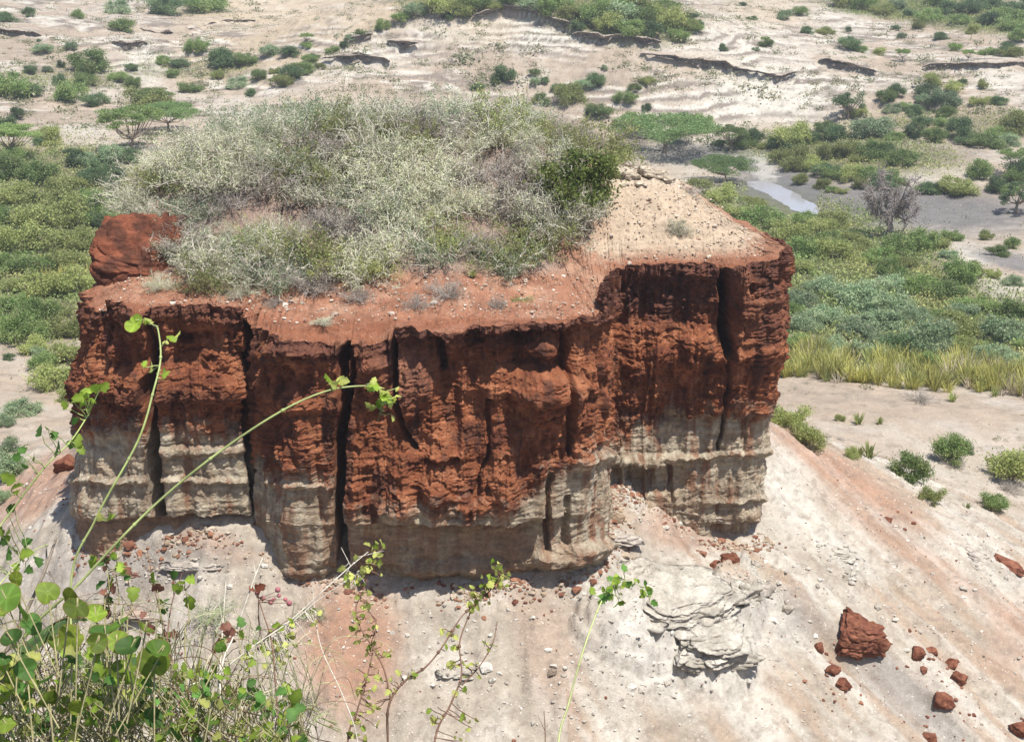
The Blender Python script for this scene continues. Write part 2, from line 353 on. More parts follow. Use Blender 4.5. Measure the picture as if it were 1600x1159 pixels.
C = mixc(C, (.24, .20, .17), _m * sstep(.30, .22, np.abs(_f - .5) + .5 * np.abs(n3)) * .95); C = mixc(C, (.64, .60, .53), _m * sstep(.6, .9, _f) * .8)
C = mixc(C, (.27, .23, .18), sstep(.12, .3, fbm(GX * .8, GY * .8, GX * 0, 5, 69, .7)) * (GY > 70) * .6)
C = mixc(C, (.53, .43, .31), np.clip(blob(wx, wy, 750, 50, 60, 20) * .5 + blob(wx, wy, 420, 15, 120, 30) * .6 + blob(wx, wy, 1200, 10, 60, 30) * .5, 0, 1) * fz)
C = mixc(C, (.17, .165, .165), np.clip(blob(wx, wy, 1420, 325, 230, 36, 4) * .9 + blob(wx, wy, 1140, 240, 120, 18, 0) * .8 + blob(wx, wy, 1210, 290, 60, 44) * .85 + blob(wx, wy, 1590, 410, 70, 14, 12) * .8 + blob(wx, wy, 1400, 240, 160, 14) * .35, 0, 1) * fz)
grn = np.clip(blob(wx, wy, 70, 380, 190, 130) * .9 + blob(wx, wy, 70, 245, 160, 14) * .3 + blob(wx, wy, 1300, 395, 190, 65, 18) * .8 + blob(wx, wy, 1400, 500, 260, 65, 5) * .9 + blob(wx, wy, 1320, 240, 150, 30, 5) * .7
      + blob(wx, wy, 1500, 195, 150, 22) * .4 + blob(wx, wy, 960, 30, 110, 34, 8) * .8 + blob(wx, wy, 1470, 20, 170, 22, 8) * .85 + blob(wx, wy, 700, 5, 80, 14) * .7 + blob(wx, wy, 300, 110, 90, 14) * .3 + blob(wx, wy, 100, 125, 110, 16) * .4, 0, 1) * fz
C = mixc(C, (.50, .47, .42), np.clip(blob(wx, wy, 1195, 262, 26, 16, 60) * .8 + blob(wx, wy, 1180, 250, 60, 6) * .6 + blob(wx, wy, 1290, 345, 70, 8, 6) * .6, 0, 1))
C = mixc(C, (.14, .145, .055), grn * sstep(-.5, .1, n2 + .5))
C = mixc(C, (.30, .26, .13), blob(wx, wy, 1400, 575, 260, 16, 5) * (GY > 85) * (GY < 110) * .7)
C = mixc(C, (.09, .13, .05), grn * sstep(.0, .3, n3) * .6)
C = mixc(C, (.10, .09, .05), sstep(8, 3, GY) * sstep(-20, 0, GY) * .8)
C = C * .74
g = mesh_np('ground', np.stack([GX, GY, GZ], -1), gridq(*GX.shape), M_ground, col=C.reshape(-1, 3)); tag(g, 'dry tan and whitish ground of the slopes and valley', 'ground', kind='structure')

# ------------------------------------------------------------------ the red and white rock stack
OUT = [(129,54.8),(126,53.4),(150,52),(235,51.4),(255,51.4),(383,51.7),(395,52.3),(418,51.2),(470,50.3),(520,50.5),(545,50.4),(700,50.1),(850,50.1),(918,50.7),(932,52),(945,56.6),(1000,57.2),(1110,57),(1128,57.1),(1182,57.2),(1196,58.6)]
o2 = [((px - 800) / F * Y / .925, Y) for px, Y in OUT] + [(10.7, 60.6), (9.6, 63.2), (7.2, 67), (3, 71.5), (-3, 73.5), (-9, 72.5), (-14, 69), (-16.9, 64), (-17.2, 59)]
o2 = np.array(o2); o2c = np.r_[o2, o2[:1]]
seg = np.hypot(*np.diff(o2c, axis=0).T); cum = np.r_[0, np.cumsum(seg)]
nf = 21
s_pts = []
for i in range(len(seg)):
    ds = .036 if i < nf - 1 or i == len(seg) - 1 else (.09 if i in (nf - 1, len(seg) - 2) else .3)
    k = max(2, int(seg[i] / ds)); s_pts.append(cum[i] + np.arange(k) / k * seg[i])
sv = np.concatenate(s_pts)
# soften the corners, then take normals from a smoother curve
def peri(s): return np.stack([np.interp(s % cum[-1], cum, o2c[:, 0]), np.interp(s % cum[-1], cum, o2c[:, 1])], -1)
def smooth_peri(s, w):
    o = np.linspace(-1, 1, 13) * w; g = np.exp(-(o / w * 1.6) ** 2); g /= g.sum()
    return sum(peri(s + a) * b for a, b in zip(o, g))
PB = smooth_peri(sv, .45)
PA, PC = smooth_peri(sv - .05, 1.0), smooth_peri(sv + .05, 1.0)
T2 = PC - PA; T2 /= np.linalg.norm(T2, axis=1)[:, None]; N2 = np.stack([T2[:, 1], -T2[:, 0]], -1)
cpx, _ = to_px(PB[:, 0], PB[:, 1], np.full(len(PB), 23.5))
front = (PB[:, 1] < 59.5)
cpx = np.where(front, cpx, np.where(PB[:, 0] > -3, 1190.0, 128.0))
LIP = np.array([(128,482),(150,478),(235,478),(247,492),(256,486),(330,481),(388,488),(405,507),(420,522),(450,533),(500,541),(540,548),(552,541),(600,544),(618,538),(626,512),(700,524),(757,516),(762,512),(850,508),(925,496),(936,489)], float)
def liftz(px, Y):                        # height of the rim
    z = CAMZ + (Y - .7) * slope_of(np.interp(px, LIP[:, 0], LIP[:, 1]))
    zr = np.interp(px, [930, 960, 1100, 1116, 1132, 1190], [28.9, 29.05, 29.15, 28.8, 29.2, 29.35])
    return np.where((px > 936) | (PB[:, 1] > 52.6) & (px > 900), zr, z)
zlip = liftz(cpx, PB[:, 1]); back = sstep(59, 62, PB[:, 1]); zlip = lerp(zlip, 29.4, back)
zlip = np.where(PB[:, 0] < -15.5, np.clip(zlip, 28.2, 28.45), zlip); zlip = lerp(zlip, 28.4, sstep(-15, -16.5, PB[:, 0]) * back); zlip = lerp(zlip, 28.95, ((PB[:, 0] < -16.5) * sstep(53.5, 55, PB[:, 1]) * 0 * (1 - back)))
PALE = np.array([(128,682),(240,668),(260,664),(380,684),(400,725),(430,738),(520,748),(560,790),(650,782),(750,790),(830,765),(850,722),(925,700),(935,705),(960,690),(1000,665),(1100,648),(1190,650)], float)
zpale = CAMZ + PB[:, 1] * slope_of(np.interp(cpx, PALE[:, 0], PALE[:, 1])); zpale = lerp(zpale, 22.5, back)
zpale += .25 * fbm(PB[:, 0] * .8, PB[:, 1] * .8, PB[:, 0] * 0, 3, 71)
zlip = zlip + (1 - back) * .14 * fbm(PB[:, 0] * 1.4, PB[:, 1] * 1.4, PB[:, 0] * 0, 4, 73, .6)
zbot = np.full(len(PB), 13.5)
PROF = {
 128:[(470,-.5),(500,-.45),(512,-.4),(560,-.15),(580,.0),(598,.1),(618,.05),(628,-.1),(690,.0),(738,.15),(745,.32),(752,.2),(790,.4),(801,.4),(806,.2),(838,.3),(900,.6)],
 235:[(470,.35),(498,.3),(512,.0),(560,.0),(582,.4),(600,.5),(620,.45),(628,.08),(690,.05),(738,.1),(745,.26),(752,.1),(790,.22),(801,.2),(808,-.2),(838,-.15),(900,.3)],
 258:[(470,.3),(492,.3),(504,.05),(560,-.15),(585,.3),(600,.48),(614,.4),(626,.08),(690,.05),(696,.3),(704,.26),(712,.08),(738,.08),(744,.3),(750,.12),(790,.2),(799,.2),(805,-.25),(828,-.15),(900,.3)],
 378:[(470,.3),(500,.3),(520,.0),(560,.0),(590,.3),(612,.45),(630,.1),(690,.05),(700,.25),(710,.08),(740,.08),(746,.25),(752,.1),(790,.2),(798,.15),(804,-.3),(828,-.2),(900,.3)],
 405:[(480,.3),(520,.2),(540,.2),(600,.2),(640,.0),(700,-.1),(800,.05),(900,.2)],
 450:[(525,.75),(541,.7),(552,.1),(600,.0),(622,.3),(632,.3),(645,.0),(740,.05),(748,.26),(756,.1),(808,.18),(814,.12),(822,.05),(876,.1),(884,.35),(900,.6)],
 515:[(525,.8),(546,.8),(556,.1),(600,.1),(630,.25),(645,.0),(740,.05),(748,.2),(756,.1),(808,.16),(816,.05),(876,.1),(884,.3),(900,.6)],
 552:[(530,1.0),(548,.95),(556,.2),(600,.15),(612,.35),(640,.1),(700,.2),(760,.3),(798,.4),(806,.0),(870,-.05),(900,.3)],
 612:[(505,.9),(545,.9),(552,.1),(600,.0),(660,-.1),(700,.2),(730,.35),(760,.3),(798,.45),(806,.0),(880,-.1),(900,.3)],
 640:[(505,.9),(522,.9),(528,-.1),(560,.1),(600,.2),(650,.2),(690,.2),(706,.4),(760,.35),(798,.45),(808,-.1),(868,-.2),(884,.3),(905,.3)],
 690:[(505,.9),(524,1.0),(530,-.25),(560,-.2),(640,-.05),(690,.35),(700,.55),(708,.3),(760,.4),(798,.5),(808,-.15),(868,-.2),(884,.35),(905,.3)],
 760:[(505,.9),(516,.95),(522,-.15),(570,-.05),(600,.35),(620,.2),(700,.2),(760,.4),(800,.5),(808,-.15),(868,-.15),(884,.3),(905,.3)],
 810:[(500,.9),(510,1.0),(517,-.35),(570,-.3),(582,.45),(600,.6),(615,.5),(640,.1),(720,.15),(740,.3),(762,.35),(800,.45),(808,-.1),(868,-.1),(884,.2),(905,.3)],
 850:[(500,1.0),(508,1.0),(515,-.25),(568,-.2),(580,.5),(600,.6),(640,.45),(660,.1),(730,.25),(760,.2),(792,.35),(798,.05),(850,.1),(858,.45),(870,.4),(878,.1),(905,.3)],
 905:[(490,1.0),(500,1.0),(508,.0),(560,.05),(700,.1),(712,.3),(725,.1),(795,.1),(838,.1),(848,.55),(862,.5),(872,.1),(905,.3)],
 930:[(480,.5),(500,.5),(512,.1),(700,.1),(712,.3),(725,.1),(838,.1),(850,.4),(862,.3),(872,.1),(905,.3)],
 950:[(400,.3),(425,.3),(440,.1),(500,.0),(560,.2),(640,.1),(705,.1),(714,.3),(721,.25),(726,-.1),(900,.0)],
 1010:[(400,.4),(422,.4),(436,.1),(490,.0),(510,.15),(560,.3),(610,.3),(640,.1),(700,.15),(712,.42),(720,.4),(726,-.25),(752,-.25),(765,.2),(900,.3)],
 1100:[(400,.4),(422,.4),(436,.2),(500,.15),(520,.45),(560,.45),(620,.35),(642,.3),(650,.0),(702,.1),(708,.28),(716,.0),(780,.1),(840,.1),(900,.3)],
 1140:[(395,.85),(428,.85),(440,.7),(530,.7),(545,.85),(556,.6),(600,.5),(640,.3),(655,.1),(700,.1),(706,.22),(714,.0),(772,.1),(780,.2),(786,.0),(800,.1),(812,.1),(818,-.3),(850,-.2),(900,.0)],
 1196:[(395,.3),(430,.35),(440,.25),(500,.3),(540,.5),(560,.35),(600,.25),(640,.25),(655,.1),(700,.1),(706,.22),(714,.0),(772,.1),(780,.2),(786,.0),(812,.1),(818,-.25),(850,-.2),(900,.0)]}
pk = np.array(sorted(PROF), float); pyg = np.arange(390, 921, 1.0)
PT = np.array([np.interp(pyg, *np.array(PROF[int(k)], float).T) for k in pk])
def profile(px, py):
    q = np.clip(px, pk[0], pk[-1]); i = np.clip(np.searchsorted(pk, q) - 1, 0, len(pk) - 2); t = sstep(0, 1, (q - pk[i]) / (pk[i + 1] - pk[i]))
    yy = np.clip(py, 390, 919.9) - 390; j = yy.astype(int); fy = yy - j; j2 = np.minimum(j + 1, len(pyg) - 1)
    A = PT[i, j] * (1 - fy) + PT[i, j2] * fy; B = PT[i + 1, j] * (1 - fy) + PT[i + 1, j2] * fy
    return A * (1 - t) + B * t
# joints: polyline, half width in px, depth in m
JOINTS = [([(246,590),(243,640),(240,700),(243,795)],10,3.0), ([(252,480),(248,505),(252,540),(250,590)],6,1.3), ([(384,618),(386,700),(388,800)],6,1.5), ([(399,488),(403,530),(396,570),(390,620)],8,.8),
          ([(548,528),(543,560),(545,640),(535,690),(532,780),(530,900)],9,2.8), ([(556,540),(560,580),(552,620)],4,.8), ([(621,520),(622,600),(632,660),(652,692)],5,1.1), ([(688,525),(691,580)],7,.6), ([(878,510),(880,600),(882,700)],4,.55),
          ([(1116,398),(1120,450),(1124,520),(1130,545)],8,2.4), ([(1128,545),(1131,640),(1126,700)],4,.5), ([(425,520),(428,600)],4,.5), ([(765,620),(762,700),(740,760)],4,.35), ([(853,730),(850,850)],4,.45), ([(876,770),(878,850)],7,.3),
          ([(1165,650),(1163,700)],5,.15), ([(985,726),(985,760)],9,.25), ([(1012,726),(1012,765)],4,-.25), ([(972,726),(972,748)],4,-.25), ([(1050,722),(1055,770)],5,.3), ([(930,500),(932,700)],4,.5)]
BUMPS = [(470,552,60,16,.25),(585,560,45,14,.2),(860,600,50,22,.35),(845,545,22,14,.45),(815,530,20,12,-.5),(650,600,28,40,.3),(600,640,25,60,.15),(790,700,26,70,.22),(1075,545,45,30,.3),(1000,540,40,45,.25),(900,620,20,90,.25),(320,545,40,30,-.15),(300,530,16,10,-.3),(345,560,22,14,.2),
         (200,550,16,12,.25),(470,690,30,50,.15),(590,580,22,28,.3),(715,610,28,70,-.15),(1180,480,30,40,.1),(690,740,30,25,.25),(620,770,40,20,.2),(770,770,40,20,.15),(470,850,36,60,.15)]
def wall(z):                             # z (rows, cols) -> displaced positions
    n = z.shape[0]; X0 = np.broadcast_to(PB[:, 0], z.shape); Y0 = np.broadcast_to(PB[:, 1], z.shape)
    px = np.broadcast_to(cpx, z.shape); fr = np.broadcast_to(1 - back, z.shape)
    _, py = to_px(X0, Y0, z)
    wz = z + .10 * fbm(X0 * .7, Y0 * .7, z * .5, 3, 80)
    jx = px + 7 * fbm(X0 * 1.3, Y0 * 1.3, z * .9, 3, 81); jy = py + 5 * fbm(X0 * 1.1, Y0 * 1.1, z * .6, 3, 82) + 3.0 * fbm(X0 * 5, Y0 * 5, z * 2, 3, 83)
    pf = profile(px + 16 * fbm(X0 * .6, Y0 * .6, z * .6, 3, 79), jy)
    d = pf * np.where((px > 415) & (px < 940), lerp(.62, 1.5, sstep(545, 575, jy)), 1.45)
    bat = np.interp(px, [128, 390, 430, 560, 900, 935, 950, 1110, 1130], [.35, .35, .7, .9, .8, .5, .45, .45, .0])
    d = d + bat * .8 * (sstep(520, 790, py) - .35) - 1.0 * sstep(868, 905, py) * (px > 410) * (px < 940)
    for bx, by, rx, ry, a in BUMPS:
        q = np.sqrt(((jx - bx) / rx) ** 2 + ((jy - by) / ry) ** 2); d = d + 1.5 * a * sstep(1.3, .6, q)
    zz = z
    red = sstep(-.3, .3, z - zpale[None, :])
    # fluting, blocks, thin layers, pitting
    d = d + fr * .30 * fbm(X0 * 1.3, Y0 * 1.3, z * .22, 3, 84) + fr * .22 * fbm(X0 * .7, Y0 * .7, z * .7, 4, 91, .6) + lerp(.55, 0, fr) * fbm(X0 * .5, Y0 * .5, z * .3, 4, 85)
    f1, f2, cv = worley(X0 * 1.15 + .3 * perlin(X0 * 2, Y0 * 2, z * 2, 86), Y0 * 1.15, wz * 1.6, 3)
    crack = sstep(.10, .0, f2 - f1)
    d = d + red * ((cv - .5) * .16 - .03 * crack)
    topn = sstep(.95, .2, zlip[None] - z) * fr; sj = fbm(X0 * 1.0, Y0 * 1.0, X0 * 0, 4, 92, .65); d = d + topn * (.50 * sj + .16 * fbm(X0 * 3.5, Y0 * 3.5, z * 1.5, 4, 98, .65) + .25 * (worley(X0 * 1.6, Y0 * 1.6, X0 * 0, 8)[2] - .5))
    d = d + fr * lerp(.14, .36, red) * (ridged(X0 * 1.25, Y0 * 1.25, z * .10, 3, 93) - .3) + lerp(.05, .15, red) * (sstep(-.04, .04, fbm(X0 * .55, Y0 * .55, z * .42, 4, 94, .6)) - .5) + red * .06 * (sstep(-.04, .04, fbm(X0 * 1.2, Y0 * 1.2, z * 2.2, 4, 95, .6)) - .5)
    f1, f2, cv = worley(X0 * 3.4, Y0 * 3.4, wz * 3.6, 5)
    rough = sstep(-.25, .25, fbm(X0 * .7, Y0 * .7, z * .9, 3, 87))
    d = d + (cv - .5) * lerp(.02, .08, red * rough) - .02 * red * sstep(.1, 0, f2 - f1)
    lay = perlin(X0 * .5, Y0 * .5, wz * 5.5, 88) + .5 * perlin(X0 * .9, Y0 * .9, wz * 12, 89)
    bed = sstep(-.25, .15, fbm(X0 * .35, Y0 * .35, z * .5, 3, 96)); d = d + (.03 + .02 * red * bed) * sstep(-.05, .12, lay) + .035 * red * bed * sstep(-.03, .08, perlin(X0 * .8, Y0 * .8, wz * 9, 97))
    d = d + .09 * fbm(X0 * 4, Y0 * 4, z * 3, 5, 90, .65) * lerp(.62, 1, red)
    for poly, w, dep in JOINTS:
        q = seg_d(jx, py, poly); d = d - fr * dep * lerp(.3, 1, sstep(.0, .9, zlip[None] - z)) * sstep(w * 1.15, w * .55, q)
    return np.stack([X0 + N2[:, 0] * d, Y0 + N2[:, 1] * d, z + 0 * d], -1), px, py, d
def wall_color(P, px, py):
    x, y, z = P[..., 0], P[..., 1], P[..., 2]
    na = fbm(x * .9, y * .9, z * .9, 4, 101, .6); nb = fbm(x * 2.2, y * 2.2, z * .35, 4, 102, .6); nc = fbm(x * 5, y * 5, z * 5, 3, 103)
    C = np.empty(x.shape + (3,)); C[:] = (.26, .09, .042)
    C = mixc(C, (.36, .14, .068), sstep(0, .35, na + .3 * nb)); C = mixc(C, (.135, .046, .028), sstep(.05, .4, -na + .35 * nb) * .8)
    C = mixc(C, (.42, .19, .10), sstep(.1, .4, nc + .5 * na) * .45)
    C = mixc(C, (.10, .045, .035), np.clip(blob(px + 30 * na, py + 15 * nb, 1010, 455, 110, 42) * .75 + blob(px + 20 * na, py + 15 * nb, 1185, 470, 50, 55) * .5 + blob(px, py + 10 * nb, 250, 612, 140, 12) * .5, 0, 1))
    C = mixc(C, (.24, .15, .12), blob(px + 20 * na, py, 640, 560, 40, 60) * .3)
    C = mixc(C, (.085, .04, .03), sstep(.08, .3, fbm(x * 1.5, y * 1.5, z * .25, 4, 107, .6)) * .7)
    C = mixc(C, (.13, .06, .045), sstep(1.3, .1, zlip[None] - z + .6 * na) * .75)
    h = z - zpale[None, :]
    pale = np.empty_like(C); pale[:] = (.41, .33, .235)
    pale = mixc(pale, (.52, .455, .345), sstep(-.1, .3, na + .2)); pale = mixc(pale, (.30, .21, .14), sstep(.0, .35, nb) * .7)
    pale = mixc(pale, (.27, .125, .07), np.clip(sstep(.06, .30, fbm(x * 1.7, y * 1.7, z * .14, 4, 108, .6) + .12 * (blob(px, py, 640, 830, 260, 90) > .3)) * .8, 0, 1))
    # warmer brown layer at the foot of the middle and left walls
    brown = np.clip(blob(px + 10 * na, py, 690, 850, 165, 48) * .8 + blob(px, py, 200, 825, 75, 24) * .9 + blob(px, py, 330, 815, 70, 18) * .9 + sstep(806, 812, py) * (px < 420) * .7 + blob(px + 10 * na, py, 520, 820, 14, 90) * .9 + blob(px, py, 1160, 820, 40, 30) * .4, 0, 1)
    pale = mixc(pale, (.35, .235, .155), brown); pale = mixc(pale, (.45, .40, .30), sstep(.1, .3, fbm(x * 1.1, y * 1.1, z * .3, 3, 105)) * .5)
    pale = mixc(pale, (.22, .15, .10), sstep(.08, .35, nc + .4 * nb) * .4); pale = mixc(pale, (.25, .17, .12), sstep(.08, .2, perlin(x * .6, y * .6, z * 7, 109)) * .35)
    drip = .55 * nb + .45 * fbm(x * 1.4, y * 1.4, z * .15, 3, 104)
    t = sstep(.55, -.55, h + 1.9 * drip + .15 * nc)
    C = C + (pale - C) * t[..., None]
    C = mixc(C, (.33, .26, .19), sstep(.12, .3, fbm(x * 1.6, y * 1.6, z * 2.5, 3, 106)) * sstep(1.6, .1, h) * (1 - t) * .6)
    return C
pillar = empty('rock_stack', (-3, 58, 18)); tag(pillar, 'big cracked red rock stack with whitish foot and scrub-covered top', 'rock formation')
inv = np.array([-3, 58, 18.0])
nr1, nr2 = 150, 190
tt = np.linspace(0, 1, nr1)[:, None]; zA = zbot[None] + (zpale - zbot)[None] * (1 - (1 - tt) ** 1.25)
tt = np.linspace(0, 1, nr2)[:, None]; zB = zpale[None] + (zlip - zpale)[None] * tt
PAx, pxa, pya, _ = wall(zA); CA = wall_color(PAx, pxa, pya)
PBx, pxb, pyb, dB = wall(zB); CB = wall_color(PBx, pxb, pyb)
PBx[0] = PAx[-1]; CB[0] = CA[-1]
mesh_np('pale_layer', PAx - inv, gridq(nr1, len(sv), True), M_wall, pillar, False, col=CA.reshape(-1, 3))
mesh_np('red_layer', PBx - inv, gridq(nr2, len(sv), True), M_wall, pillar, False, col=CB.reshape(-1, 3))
# top surface
TP = [tuple(P3(*a)) for a in [(300,440,55.2),(150,470,54.5),(500,460,54),(700,470,53),(850,432,56),(900,410,58),(1000,398,58.5),(1100,395,58.6),(1150,362,60),(1215,385,59.5),(1050,300,62),(1040,268,64.5),(960,258,64.5),(1110,330,61.5)]] + \
     [(-6,66,33.0),(-10,64,33.2),(-13.5,62,32.6),(0,66,33.0),(-2,61,31.4),(-9,60,31.2),(2.5,64,32.3),(-16.6,60,30.0),(-16,66,29.4),(-8,72,30),(2,71,30.4),(8,67,29.2),(10,61,29.5),(3.5,60,30.6),(0,51,28.5),(-8,51.5,28.3),(-15,52.5,28.6),(10.5,58.5,29.3)]
f_top0 = tps_fit(TP)
def top_z(x, y):
    return f_top0(x, y) + .12 * fbm(x * .8, y * .8, x * 0, 4, 111) + .05 * fbm(x * 4, y * 4, x * 0, 3, 112)
lipxy = PBx[-1][:, :2]; spx = np.clip(lipxy[:, 0], -11.5, 7.5); _sm = (sv > cum[11]) & (sv < cum[16]); spx = np.where(_sm, np.interp(sv, [cum[11], cum[13], cum[15], cum[16]], [o2[11, 0], .9, 4.3, o2[16, 0]]), spx); spine = np.stack([spx, 61.5 + 0 * spx + .12 * (spx + 3)], -1)
tv = np.concatenate([np.linspace(0, .10, 16)[:-1], np.linspace(.10, 1, 85)])[:, None]
TX = lipxy[None, :, 0] + (spine[:, 0] - lipxy[:, 0])[None] * tv; TY = lipxy[None, :, 1] + (spine[:, 1] - lipxy[:, 1])[None] * tv
dist = np.hypot(TX - lipxy[None, :, 0], TY - lipxy[None, :, 1])
dist0 = dist; dist = np.maximum(0, np.hypot(TX - PB[None, :, 0], TY - PB[None, :, 1]) - .1); tz = top_z(TX, TY); lipz = PBx[-1][:, 2][None]
def csm(a, w):
    k = w // 2; p = np.concatenate([a[:, -k:], a, a[:, :k]], 1); c = np.cumsum(np.pad(p, ((0, 0), (1, 0))), 1); return (c[:, w:] - c[:, :-w]) / w
lzs = csm(csm(lipz, 19), 19); _h = lerp(lzs, tz, sstep(-.3, .9, dist)); TZ = _h + (lipz - _h[:1]) * sstep(.14, 0, dist0) + .24 * fbm(TX * 1.6, TY * 1.6, TX * 0, 5, 113, .66) * sstep(0, .3, dist0)
lay = TZ * 5 + .8 * fbm(TX * .8, TY * .8, TX * 0, 3, 114); frc = lay - np.floor(lay); TZ = TZ + .07 * (sstep(.6, .75, frc) - frc) * sstep(0, .3, dist0) * sstep(5, 2, dist)
n_a = fbm(TX * .5, TY * .5, TX * 0, 4, 115); n_b = fbm(TX * 3, TY * 3, TX * 0, 4, 116, .6)
CT = np.empty(TX.shape + (3,)); CT[:] = (.29, .145, .09)
CT = mixc(CT, (.30, .13, .075), sstep(.0, .35, n_b) * .7)
CT = mixc(CT, (.38, .23, .155), sstep(0, .4, -n_a) * .8)
tpx, tpy = to_px(TX, TY, TZ)
CT = mixc(CT, (.42, .33, .24), np.clip(sstep(880, 960, tpx + 60 * n_a) * sstep(420, 385, tpy + 20 * n_b), 0, 1))
CT = mixc(CT, (.50, .44, .35), sstep(930, 960, tpx) * sstep(300, 262, tpy + 10 * n_b) * .8)
CT = mixc(CT, (.22, .085, .045), sstep(1.9, .3, dist + .9 * n_a + .9 * n_b) * .85)
CT = mixc(CT, (.17, .07, .04), sstep(.05, .3, fbm(TX * 1.2, TY * 1.2, TX * 0, 5, 117, .65)) * .6 * (tpx < 900))
CT = mixc(CT, (.27, .13, .08), sstep(.0, .3, fbm(TX * .6, TY * 1.4, TX * 0, 5, 118, .6)) * .7 * (tpx < 900))
CT = mixc(CT, (.24, .20, .17), sstep(438, 415, tpy) * sstep(900, 850, tpx) * .7)
TZ[0] = lipz
mesh_np('top_surface', np.stack([TX, TY, TZ], -1) - inv, gridq(len(tv), len(sv), True), M_top, pillar, col=CT.reshape(-1, 3))
def cap_hit(px, py):
    v = (579.5 - py) / F; Yt = np.arange(50, 74, .1); t = Yt / (cp + v * sp); X = (px - 800) / F * t; Z = CAMZ + t * (-sp + v * cp)
    G = top_z(X, Yt); b = (Z < G); i = b.argmax() if b.any() else len(Yt) - 1
    return X[i], Yt[i], G[i]

# ------------------------------------------------------------------ rocks
def ico(sub):
    import bmesh
    bm = bmesh.new(); bmesh.ops.create_icosphere(bm, subdivisions=sub, radius=1)
    V = np.array([v.co[:] for v in bm.verts]); Q = np.array([[v.index for v in f.verts] for f in bm.faces]); bm.free(); return V, Q
ICO = {k: ico(k) for k in (1, 2, 4, 5, 6)}
def rock_shape(sub, dims, seed, strata=0., blocky=.35, boxy=.5, cuts=1.):
    V, Q = ICO[sub]; n = V / (np.abs(V) ** 4).sum(1)[:, None] ** .25; V = V * (1 - boxy) + n * boxy
    o = seed * 3.7; x, y, z = V[:, 0] + o, V[:, 1] - o, V[:, 2] + .5 * o
    f1, f2, cv = worley(x * 1.3, y * 1.3, z * 1.5, seed)
    rg_ = np.random.default_rng(seed * 7 + 1)
    for _ in range(int(26 * cuts)):
        nn = rg_.normal(size=3); nn /= np.linalg.norm(nn); dd = rg_.uniform(.55, .88); q = V @ nn; V = V - np.maximum(0, q - dd)[:, None] * nn
    r = 1 + blocky * (cv - .5) + .14 * fbm(x * 1.2, y * 1.2, z * 1.2, 3, seed) + .12 * fbm(x * 4, y * 4, z * 5, 5, seed + 3, .62) - .08 * sstep(.1, 0, f2 - f1)
    if strata: r = r + strata * sstep(-.1, .2, perlin(x * .5, y * .5, z * 6, seed + 9)) + strata * .5 * sstep(-.1, .2, perlin(x, y, z * 13, seed + 4))
    return V * r[:, None] * np.array(dims), Q, V
def rock_cols(V, c0, c1, seed):
    n = fbm(V[:, 0] * 2.3 + seed, V[:, 1] * 2.3, V[:, 2] * 2.3, 4, seed, .6)
    C = np.empty((len(V), 3)); C[:] = c0; return mixc(C, c1, sstep(-.2, .3, n))
RED0, RED1 = (.16, .06, .038), (.25, .105, .062); WH0, WH1 = (.37, .335, .28), (.50, .465, .40)
def rock(name, loc, dims, seed, label, cat, group=None, c=(RED0, RED1), sub=5, rot=(0, 0, 0), parent=None, **k):
    V, Q, U = rock_shape(sub, dims, seed, **k)
    o = mesh_np(name, V, Q, M_rock, parent, col=rock_cols(U, *c, seed)); o.location = loc; o.rotation_euler = rot
    if label: tag(o, label, cat, group)
    return o
def on_ground(px, py):
    x, y, z = hit(px, py); return float(x[0]), float(y[0]), float(z[0])
# block standing at the back of the left end
b = rock('side_block', np.array([-15.5, 57.1, 28.6]) - inv, (1.8, 1.4, 2.2), 4, None, None, parent=pillar, sub=6, boxy=1., blocky=.12, cuts=.1, strata=.05, c=((.10, .04, .025), (.22, .075, .04)))
# red boulders on the slope
BOUL = [(1340,985,48,50,7,'large angular red boulder lying alone on the pale slope',(.1,.2,.5)),(1300,1056,14,13,8,'dark round red boulder, upper one of the touching pair below the large boulder',None),(1317,1080,15,15,9,'rounded brown red boulder, lower one of the touching pair below the large boulder',None),
        (1434,1030,15,16,10,'small lumpy red rock, nearest to the right side of the large boulder',None),(1456,1025,12,10,11,'small flat red rock directly beside the lumpy one right of the large boulder',None),
        (1486,1045,12,14,12,'upper red rock of the leaning pair near the right edge',None),(1496,1066,15,16,13,'lower red rock of the leaning pair near the right edge',None),(1472,1098,17,20,14,'upright red rock alone above the gully at the lower right',None),
        (1450,1150,16,16,15,'red rock cut off by the bottom edge of the picture',None),(1594,1135,14,20,16,'red rock at the very corner of the slope, lower right',None),
        (1122,884,14,16,17,'reddish rock capping the white ledge below the right wall',None),(1140,905,20,14,18,'broken red rock slab lying on the white crust below the right wall',None),(1054,912,8,7,19,'small round red stone below the right recess',None),
        (862,1060,11,10,20,'grey brown stone sitting on the bare pale slope in the centre',None),(1577,888,30,10,21,'long reddish rock streak high on the right slope',(.0,.3,-.5)),(106,722,22,20,22,'red rock lump on the orange slope beside the left end',None),(160,818,10,6,23,'small red stone on the slope by the left foot of the wall',None),(1282,998,10,12,25,'small brown rock tucked against the left side of the large boulder',None),(1388,810,14,6,26,'flat red stone on the upper right slope',None)]
for px, py, rx, ry, sd, lb, rot in BOUL:
    x, y, z = on_ground(px, py + ry * .6); s = math.hypot(y, CAMZ - z) / F
    c = (RED0, RED1) if sd != 20 else ((.22, .17, .13), (.30, .24, .19))
    rock('boulder', (x, y + .1, z + ry * s * .22), (rx * s * 1.02, (rx + ry) * .5 * s, ry * s * .92), sd, lb, 'boulder', 'red boulders fallen on the slope', c, 6 if rx > 30 else 4, rot or (.2, .1, sd), blocky=.2 if rx > 30 else .12, boxy=.35, strata=.05)
